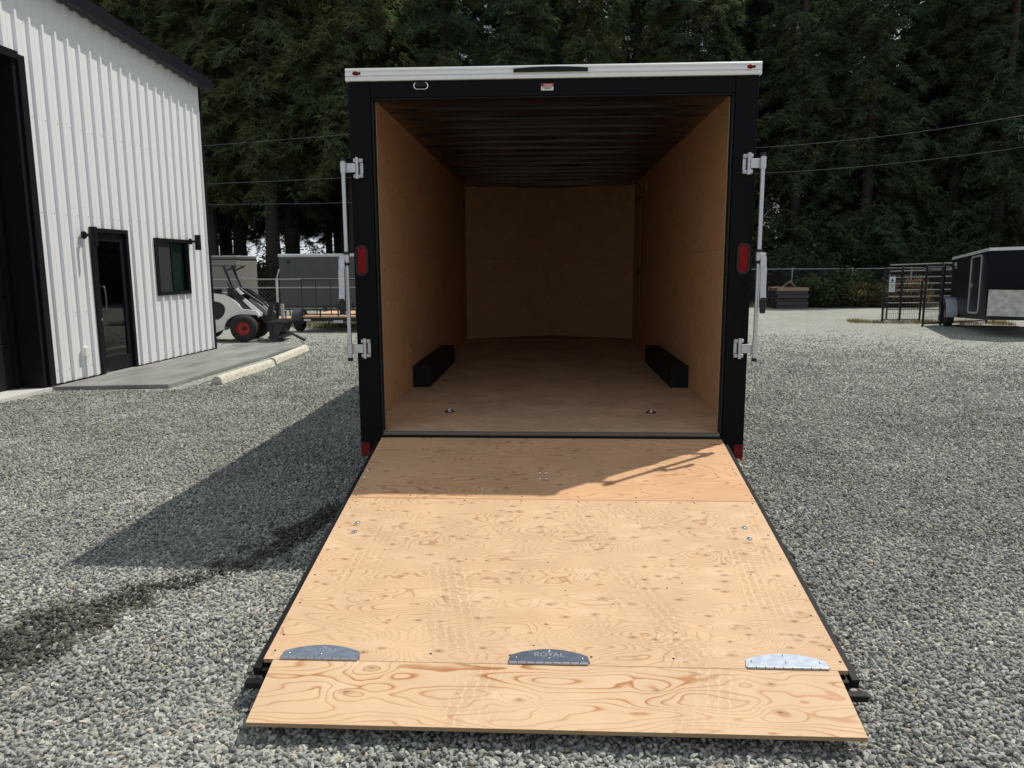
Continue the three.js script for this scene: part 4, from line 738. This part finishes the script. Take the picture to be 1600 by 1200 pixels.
{ // small black enclosed trailer on the right, nose up
  const a = Math.atan2(-0.285, 0.958), t = thing('enclosed_trailer', 'small black enclosed trailer with silver stone guard at the right edge', 'trailer', [10.92, 0, -15.72], a + Math.PI);
  // local: -z is forward, +x is the left flank seen from the camera
  t.rotation.y = a; // +z forward towards the camera, -x the flank in view
  const tilt = part(t, 'body'); tilt.rotation.x = -0.047;
  const F = 2.72, Bk = -1.2, y0 = 0.36, y1 = 1.86, Wd = 1.8, skin = phy(rgb(0.007, 0.008, 0.013), 0.35, 0, { specularIntensity: 0.22 });
  const plan = [[0, -Bk], [0, -F], [Wd / 2, -F - 0.42], [Wd, -F], [Wd, -Bk]];
  const ext = (p, h, y) => extr(p, h).rotateX(-Math.PI / 2).translate(0, y, 0);
  mesh(tilt, 'shell', ext(plan, y1 - y0, y0), skin);
  const o = 0.015, cap = [[-o, -Bk + o], [-o, -F], [Wd / 2, -F - 0.44], [Wd + o, -F], [Wd + o, -Bk + o]];
  mesh(tilt, 'roof_trim', ext(cap, 0.07, y1 - 0.01), std(rgb(0.62, 0.64, 0.66), 0.4, 0.2));
  mesh(tilt, 'chassis', ext([[0.05, -Bk], [0.05, -F], [Wd - 0.05, -F], [Wd - 0.05, -Bk]], 0.1, y0 - 0.101), blackMetal);
  // side door with rounded frame
  const ds = new THREE.Shape(), rr = (s, x, y, w, h, r) => { s.moveTo(x + r, y); s.lineTo(x + w - r, y); s.quadraticCurveTo(x + w, y, x + w, y + r); s.lineTo(x + w, y + h - r); s.quadraticCurveTo(x + w, y + h, x + w - r, y + h); s.lineTo(x + r, y + h); s.quadraticCurveTo(x, y + h, x, y + h - r); s.lineTo(x, y + r); s.quadraticCurveTo(x, y, x + r, y); };
  rr(ds, 0, 0, 1.05, 1.42, 0.14); const hole = new THREE.Path(); rr(hole, 0.045, 0.045, 0.96, 1.33, 0.11); ds.holes.push(hole);
  mesh(t, 'door_frame', extr(ds, 0.02, 0.004).rotateY(-Math.PI / 2).rotateX(-0.047).translate(-0.004, 0.44, 1.05), std(rgb(0.55, 0.57, 0.6), 0.35, 0.6));
  mesh(t, 'door_handle', box2(-0.04, -0.002, 1.1, 1.2, 1.22, 1.26, 0.004), M.steel);
  // stone guard on both faces of the nose
  const len = Math.hypot(Wd / 2, 0.42), atp = std(rgb(0.72, 0.73, 0.72), 0.35, 0.4, { map: dataTex(256, 256, (u, v) => { const q = 225 + 20 * N2(u * 4, v * 3) + 14 * N3(u * 13, v * 9); return [q, q, q * 0.98]; }) });
  const guard = part(t, 'stone_guard');
  for (const s of [0, 1]) mesh(guard, 'guard_sheet', bx(len - 0.04, 0.6, 0.006, 0, 0, 0).rotateY(s ? Math.atan2(0.42, Wd / 2) : -Math.atan2(0.42, Wd / 2)).translate(Wd * (s ? 0.75 : 0.25) + (s ? 0.006 : -0.006), 0.36 + 0.31 + 0.05 + 0.07, F + 0.21 + 0.07), atp);
  for (const [x, y] of [[0.72, 1.83]]) mesh(t, 'emblem', merge([0, 1, 2].map(k => cyl(0.04, 0.04, 0.004, 16).rotateX(Math.PI / 2).translate(k * 0.1, 0, 0))).rotateY(-Math.atan2(0.42, Wd / 2)).translate(x, y + 0.06, F + 0.335 + 0.055), std(rgb(0.7, 0.72, 0.74), 0.5));
  mesh(t, 'maker_plate', merge([box2(-0.012, -0.004, 1.62, 1.72, -0.98, -0.66), box2(-0.012, -0.004, 1.56, 1.6, -0.85, -0.66)]), std(rgb(0.35, 0.37, 0.4), 0.5));
  const wz = -0.55;
  wheelParts(t, -0.14, 0.33, wz, 0.33, 0.21, M.steel, 'x'); wheelParts(t, Wd + 0.14, 0.33, wz, 0.33, 0.21, M.steel, 'x');
  const fe = new THREE.Shape(); fe.absarc(0, 0, 0.45, -0.15, Math.PI + 0.15); fe.absarc(0, 0, 0.425, Math.PI + 0.15, -0.15, true); fe.closePath();
  for (const x of [-0.27, Wd + 0.01]) mesh(t, 'fender', extr(fe, 0.26, 0.004).rotateY(Math.PI / 2).translate(x, 0.33, wz), std(rgb(0.42, 0.45, 0.5), 0.4, 0.6));
  mesh(t, 'tongue', merge([bar([Wd / 2, 0.5, 2.6], [Wd / 2, 0.52, 4.2], 0.05), bar([Wd / 2, 0, 3.9], [Wd / 2, 0.9, 3.9], 0.035)]), blackMetal);
}

// ---------------------------------------------------------------- compact loader at the building corner
{
  const t = thing('compact_loader', 'white compact wheel loader with red rims and black lift arms beside the building corner', 'loader', [-7.35, 0, -12.35], 0.1);
  const white = phy(rgb(0.85, 0.85, 0.83), 0.35, 0, { clearcoat: 0.4 }), redRim = std(rgb(0.45, 0.03, 0.025), 0.45), dark = blackMetal;
  // local: x forward to the right, z towards the camera
  const side = new THREE.Shape(); side.moveTo(-1.05, 0.36); side.lineTo(-0.32, 0.2); side.lineTo(-0.12, 0.28); side.quadraticCurveTo(-0.1, 0.58, 0.28, 0.62); side.lineTo(0.62, 0.6); side.lineTo(0.66, 0.54); side.lineTo(0.7, 0.58); side.lineTo(0.62, 0.7); side.lineTo(0.3, 0.74); side.lineTo(0.22, 0.86); side.quadraticCurveTo(0.02, 1.08, -0.3, 1.1); side.lineTo(-1.05, 1.08); side.closePath();
  const hole = new THREE.Path(); hole.moveTo(-0.85, 0.5); hole.lineTo(-0.25, 0.5); hole.quadraticCurveTo(-0.06, 0.6, -0.08, 0.78); hole.quadraticCurveTo(-0.12, 0.9, -0.3, 0.92); hole.lineTo(-0.85, 0.92); hole.closePath(); side.holes.push(hole);
  for (const z of [0.32, -0.38]) mesh(t, 'side_panel', extr(side, 0.06, 0.008).translate(0, 0, z), white);
  mesh(t, 'engine_body', merge([rb(1.0, 0.66, 0.6, -0.55, 0.7, 0.0, 0.03), rb(0.55, 0.34, 0.6, 0.12, 0.5, 0, 0.03)]), dark);
  // wheels
  for (const [x, z] of [[0.36, 0.47], [0.36, -0.47], [-0.72, 0.47], [-0.72, -0.47]]) {
    const g = part(t, 'wheel', x, 0.305, z), s = Math.sign(z);
    mesh(g, 'tyre', new THREE.LatheGeometry([[0.15, -0.13], [0.24, -0.13], [0.285, -0.105], [0.305, -0.06], [0.305, 0.06], [0.285, 0.105], [0.24, 0.13], [0.15, 0.13]].map(p => new THREE.Vector2(...p)), 32).rotateX(Math.PI / 2), M.rubber);
    mesh(g, 'rim', new THREE.LatheGeometry([[0.001, 0.02], [0.05, 0.02], [0.06, 0.05], [0.1, 0.04], [0.13, 0.06], [0.155, 0.12], [0.16, 0.12], [0.155, -0.1], [0.001, -0.1]].map(p => new THREE.Vector2(...p)), 28).rotateX(s > 0 ? Math.PI / 2 : -Math.PI / 2), redRim);
    mesh(g, 'hub', cyl(0.035, 0.035, 0.05, 12).rotateX(Math.PI / 2).translate(0, 0, s * 0.05), dark);
  }
  mesh(t, 'axle', merge([bar([0.36, 0.305, -0.4], [0.36, 0.305, 0.4], 0.05), bar([-0.72, 0.305, -0.4], [-0.72, 0.305, 0.4], 0.05)]), dark);
  // roll cage
  const cage = part(t, 'roll_cage');
  mesh(cage, 'roof', rb(1.0, 0.05, 0.72, -0.26, 1.73, 0, 0.02), std(rgb(0.1, 0.095, 0.09), 0.6));
  for (const z of [-0.32, 0.32]) { mesh(cage, 'front_post', merge([bar([-0.08, 1.72, z], [0.0, 1.5, z], 0.03), bar([0.0, 1.5, z], [0.17, 1.04, z], 0.026), bar([0.2, 1.7, z], [0.0, 1.62, z], 0.02)]), dark); mesh(cage, 'rear_post', bar([-0.88, 1.72, z], [-0.9, 1.0, z], 0.03), dark); }
  mesh(t, 'seat', merge([rb(0.4, 0.1, 0.42, -0.5, 1.13, 0, 0.03), rb(0.1, 0.45, 0.42, -0.72, 1.36, 0, 0.03)]), dark);
  mesh(t, 'control_post', merge([rb(0.16, 0.2, 0.34, 0.0, 1.12, 0, 0.03), bar([0.0, 1.2, 0.12], [-0.08, 1.34, 0.12], 0.014)]), dark);
  // lift arms with hoses and cylinders
  for (const z of [-0.24, 0.24]) {
    const arm = part(t, 'lift_arm');
    mesh(arm, 'beam', extr([[0.06, 1.06], [0.12, 1.16], [0.22, 1.08], [0.82, 0.58], [0.86, 0.42], [0.76, 0.42], [0.68, 0.52]], 0.06, 0.006).translate(0, 0, z - 0.03), dark);
    mesh(arm, 'arm_cover', extr([[0.3, 0.93], [0.36, 0.98], [0.74, 0.64], [0.72, 0.56], [0.62, 0.6]], 0.02, 0.004).translate(0, 0, z + 0.04), white);
    mesh(arm, 'cover_tip', extr([[0.14, 1.2], [0.2, 1.22], [0.34, 1.08], [0.26, 1.06]], 0.03, 0.004).translate(0, 0, z + 0.02), white);
    mesh(arm, 'cylinder', bar([0.2, 1.2, z * 0.6], [0.72, 0.82, z * 0.6], 0.035, 12), dark);
    mesh(arm, 'rod', bar([0.7, 0.835, z * 0.6], [0.92, 0.62, z * 0.6], 0.016, 10), M.chrome);
  }
  for (const [k, dy] of [[0.06, 0.05], [0.0, 0.08], [-0.07, 0.06]]) mesh(t, 'hose', tube([[0.1, 1.14, k], [0.35, 1.1 + dy, k], [0.6, 0.92 + dy, k], [0.8, 0.7, k], [0.88, 0.5, k]], 0.016, 6, 20), M.rubber);
  mesh(t, 'hitch_plate', merge([extr([[0.82, 0.22], [0.9, 0.2], [1.0, 0.84], [0.92, 0.86], [0.86, 0.7]], 0.08).translate(0, 0, -0.34), extr([[0.82, 0.22], [0.9, 0.2], [1.0, 0.84], [0.92, 0.86], [0.86, 0.7]], 0.08).translate(0, 0, 0.26), box2(0.86, 0.92, 0.3, 0.62, -0.26, 0.26)]), dark);
  const at = part(t, 'hitch_attachment');
  mesh(at, 'frame', merge([rb(0.08, 0.34, 1.0, 0.98, 0.26, 0.1, 0.01), rb(0.34, 0.05, 1.04, 1.1, 0.44, 0.1, 0.01), rb(0.34, 0.05, 1.0, 1.08, 0.1, 0.1, 0.01)]), dark);
  for (let i = 0; i < 5; i++) mesh(at, 'web_plate', extr([[1.0, 0.1], [1.12, 0.1], [1.27, 0.42], [1.0, 0.42]], 0.03).translate(0, 0, -0.38 + i * 0.23), std(rgb(0.03, 0.032, 0.035), 0.5));
  mesh(at, 'spear', merge([bar([1.1, 0.32, 0.3], [1.72, 0.03, 0.55], 0.03, 10), bar([1.66, 0.04, 0.45], [1.74, 0.06, 0.64], 0.022, 8), bar([1.1, 0.3, 0.45], [1.66, 0.05, 0.5], 0.014, 8)]), dark);
}

// ---------------------------------------------------------------- pallet stack, weeds, dry grass
{
  const woods = [std(rgb(0.3, 0.2, 0.13), 0.85), std(rgb(0.045, 0.043, 0.047), 0.85), std(rgb(0.06, 0.055, 0.055), 0.85)];
  for (let k = 0; k < 6; k++) {
    const p = thing('pallet', ['lowest grey pallet in the stack at the weedy fence', 'second grey pallet from the ground in the stack', 'third grey pallet from the ground in the stack', 'fourth grey pallet from the ground in the stack', 'upper grey pallet just under the brown one', 'brown wooden pallet on top of the stack'][k], 'pallet', [9.35 + (k % 2) * 0.03, 0.0 + k * 0.135, -25.2 - (k % 3) * 0.03], 0.06 + (k % 2) * 0.03, 'stacked pallets');
    const m = k === 5 ? woods[0] : woods[1 + k % 2];
    for (let i = 0; i < 7; i++) mesh(p, 'top_board', box2(-0.62, 0.62, 0.108, 0.129, -0.5 + i * 0.145, -0.5 + i * 0.145 + 0.1), m);
    for (const z of [-0.47, 0, 0.47]) mesh(p, 'stringer', box2(-0.61, 0.61, 0.024, 0.107, z - 0.03, z + 0.03), m);
    for (const z of [-0.5, -0.05, 0.4]) mesh(p, 'bottom_board', box2(-0.62, 0.62, 0.002, 0.023, z, z + 0.1), m);
  }
  const b = thing('timber_offcut', 'short timber offcuts leaning together on top of the pallets', 'timber', [9.4, 0.811, -25.2]);
  mesh(b, 'plank', bx(0.42, 0.04, 0.09).rotateZ(0.6).translate(-0.12, 0.12, 0), woods[0]); mesh(b, 'plank', bx(0.34, 0.04, 0.09).rotateZ(-0.85).translate(0.11, 0.12, 0.03), woods[0]);
  const r = rng(313), kinds = [makeBush(301, 0.75, 1.1, [0.09, 0.14, 0.04], 1500, 0.12), makeBush(302, 0.6, 0.8, [0.2, 0.13, 0.06], 1100, 0.14, 0.9), makeBush(303, 0.6, 0.7, [0.14, 0.135, 0.045], 1100, 0.13, 0.6), makeBush(304, 0.5, 0.85, [0.3, 0.22, 0.03], 700, 0.1, 0.7)];
  const lab = ['broad green weed', 'rusty dry weed', 'olive weed tuft', 'yellow flowering weed']; const place = [];
  for (let i = 0; i < 20; i++) { const x = 10.5 + i * 0.21 + (r() - 0.5) * 0.15; place.push([x, -25.5 - r() * 0.6, x < 11.5 ? 0 : [1, 2, 1, 2, 0, 3][Math.floor(r() * 6)], 0.95 + 0.5 * r()]); }
  const pr = {}, ordW = ['first', 'second', 'third', 'fourth', 'fifth', 'sixth', 'seventh', 'eighth', 'ninth', 'tenth', 'eleventh', 'twelfth', 'thirteenth', 'fourteenth', 'fifteenth', 'sixteenth', 'seventeenth', 'eighteenth', 'nineteenth', 'twentieth'];
  place.forEach(([x, z, k, s], i) => { const label = `${lab[k]}, ${ordW[i]} plant from the pallet stack along the chain link fence`; if (!pr[k]) { const t = thing('weed', label, 'plant', [x, 0, z], r() * 6, 'weeds along the fence'); t.scale.setScalar(s); mesh(t, 'stems', kinds[k].stem, std(rgb(0.1, 0.09, 0.04), 0.9)); mesh(t, 'leaves', kinds[k].leaves, foliageMat); pr[k] = t; } else copy(pr[k], label, [x, 0, z], r() * 6, s); });
  // dry grass along fence feet and under the parked trailers: one mass
  const f = foliage();
  const strip = (x0, z0, x1, z1, w, n, h, dry) => { for (let i = 0; i < n; i++) { const t = r(), off = (r() - 0.5) * w, dx = x1 - x0, dz = z1 - z0, L = Math.hypot(dx, dz), x = lerp(x0, x1, t) - dz / L * off, z = lerp(z0, z1, t) + dx / L * off; if (N2(x * 1.1, z * 1.1) < -0.25) continue; const a = r() * 6.28, hh = h * (0.4 + r()), lx = Math.cos(a), lz = Math.sin(a), wd = 0.008, v = 0.6 + 0.7 * r(), y = r() < dry ? [0.3 * v, 0.24 * v, 0.12 * v] : [0.1 * v, 0.14 * v, 0.04 * v]; f.tri([x - lz * wd, -0.02, z + lx * wd], [x + lz * wd, -0.02, z - lx * wd], [x + lx * hh * 0.5, hh, z + lz * hh * 0.5], y); } };
  strip(8.9, -17.9, 13, -16.9, 1.0, 3800, 0.09, 0.75); strip(-9, -16.2, 0, -16.9, 1.7, 7000, 0.12, 0.6); strip(8, -26.0, 20, -26.4, 1.4, 5000, 0.22, 0.5); strip(-14, -17.8, -3, -18.0, 1.2, 4000, 0.2, 0.5);
  const g = mesh(scene, 'grass', f.geo(), foliageMat); g.userData = { kind: 'stuff', label: 'dry yellow and green grass along the fences', category: 'grass' };
}
renderer.render(scene, camera);
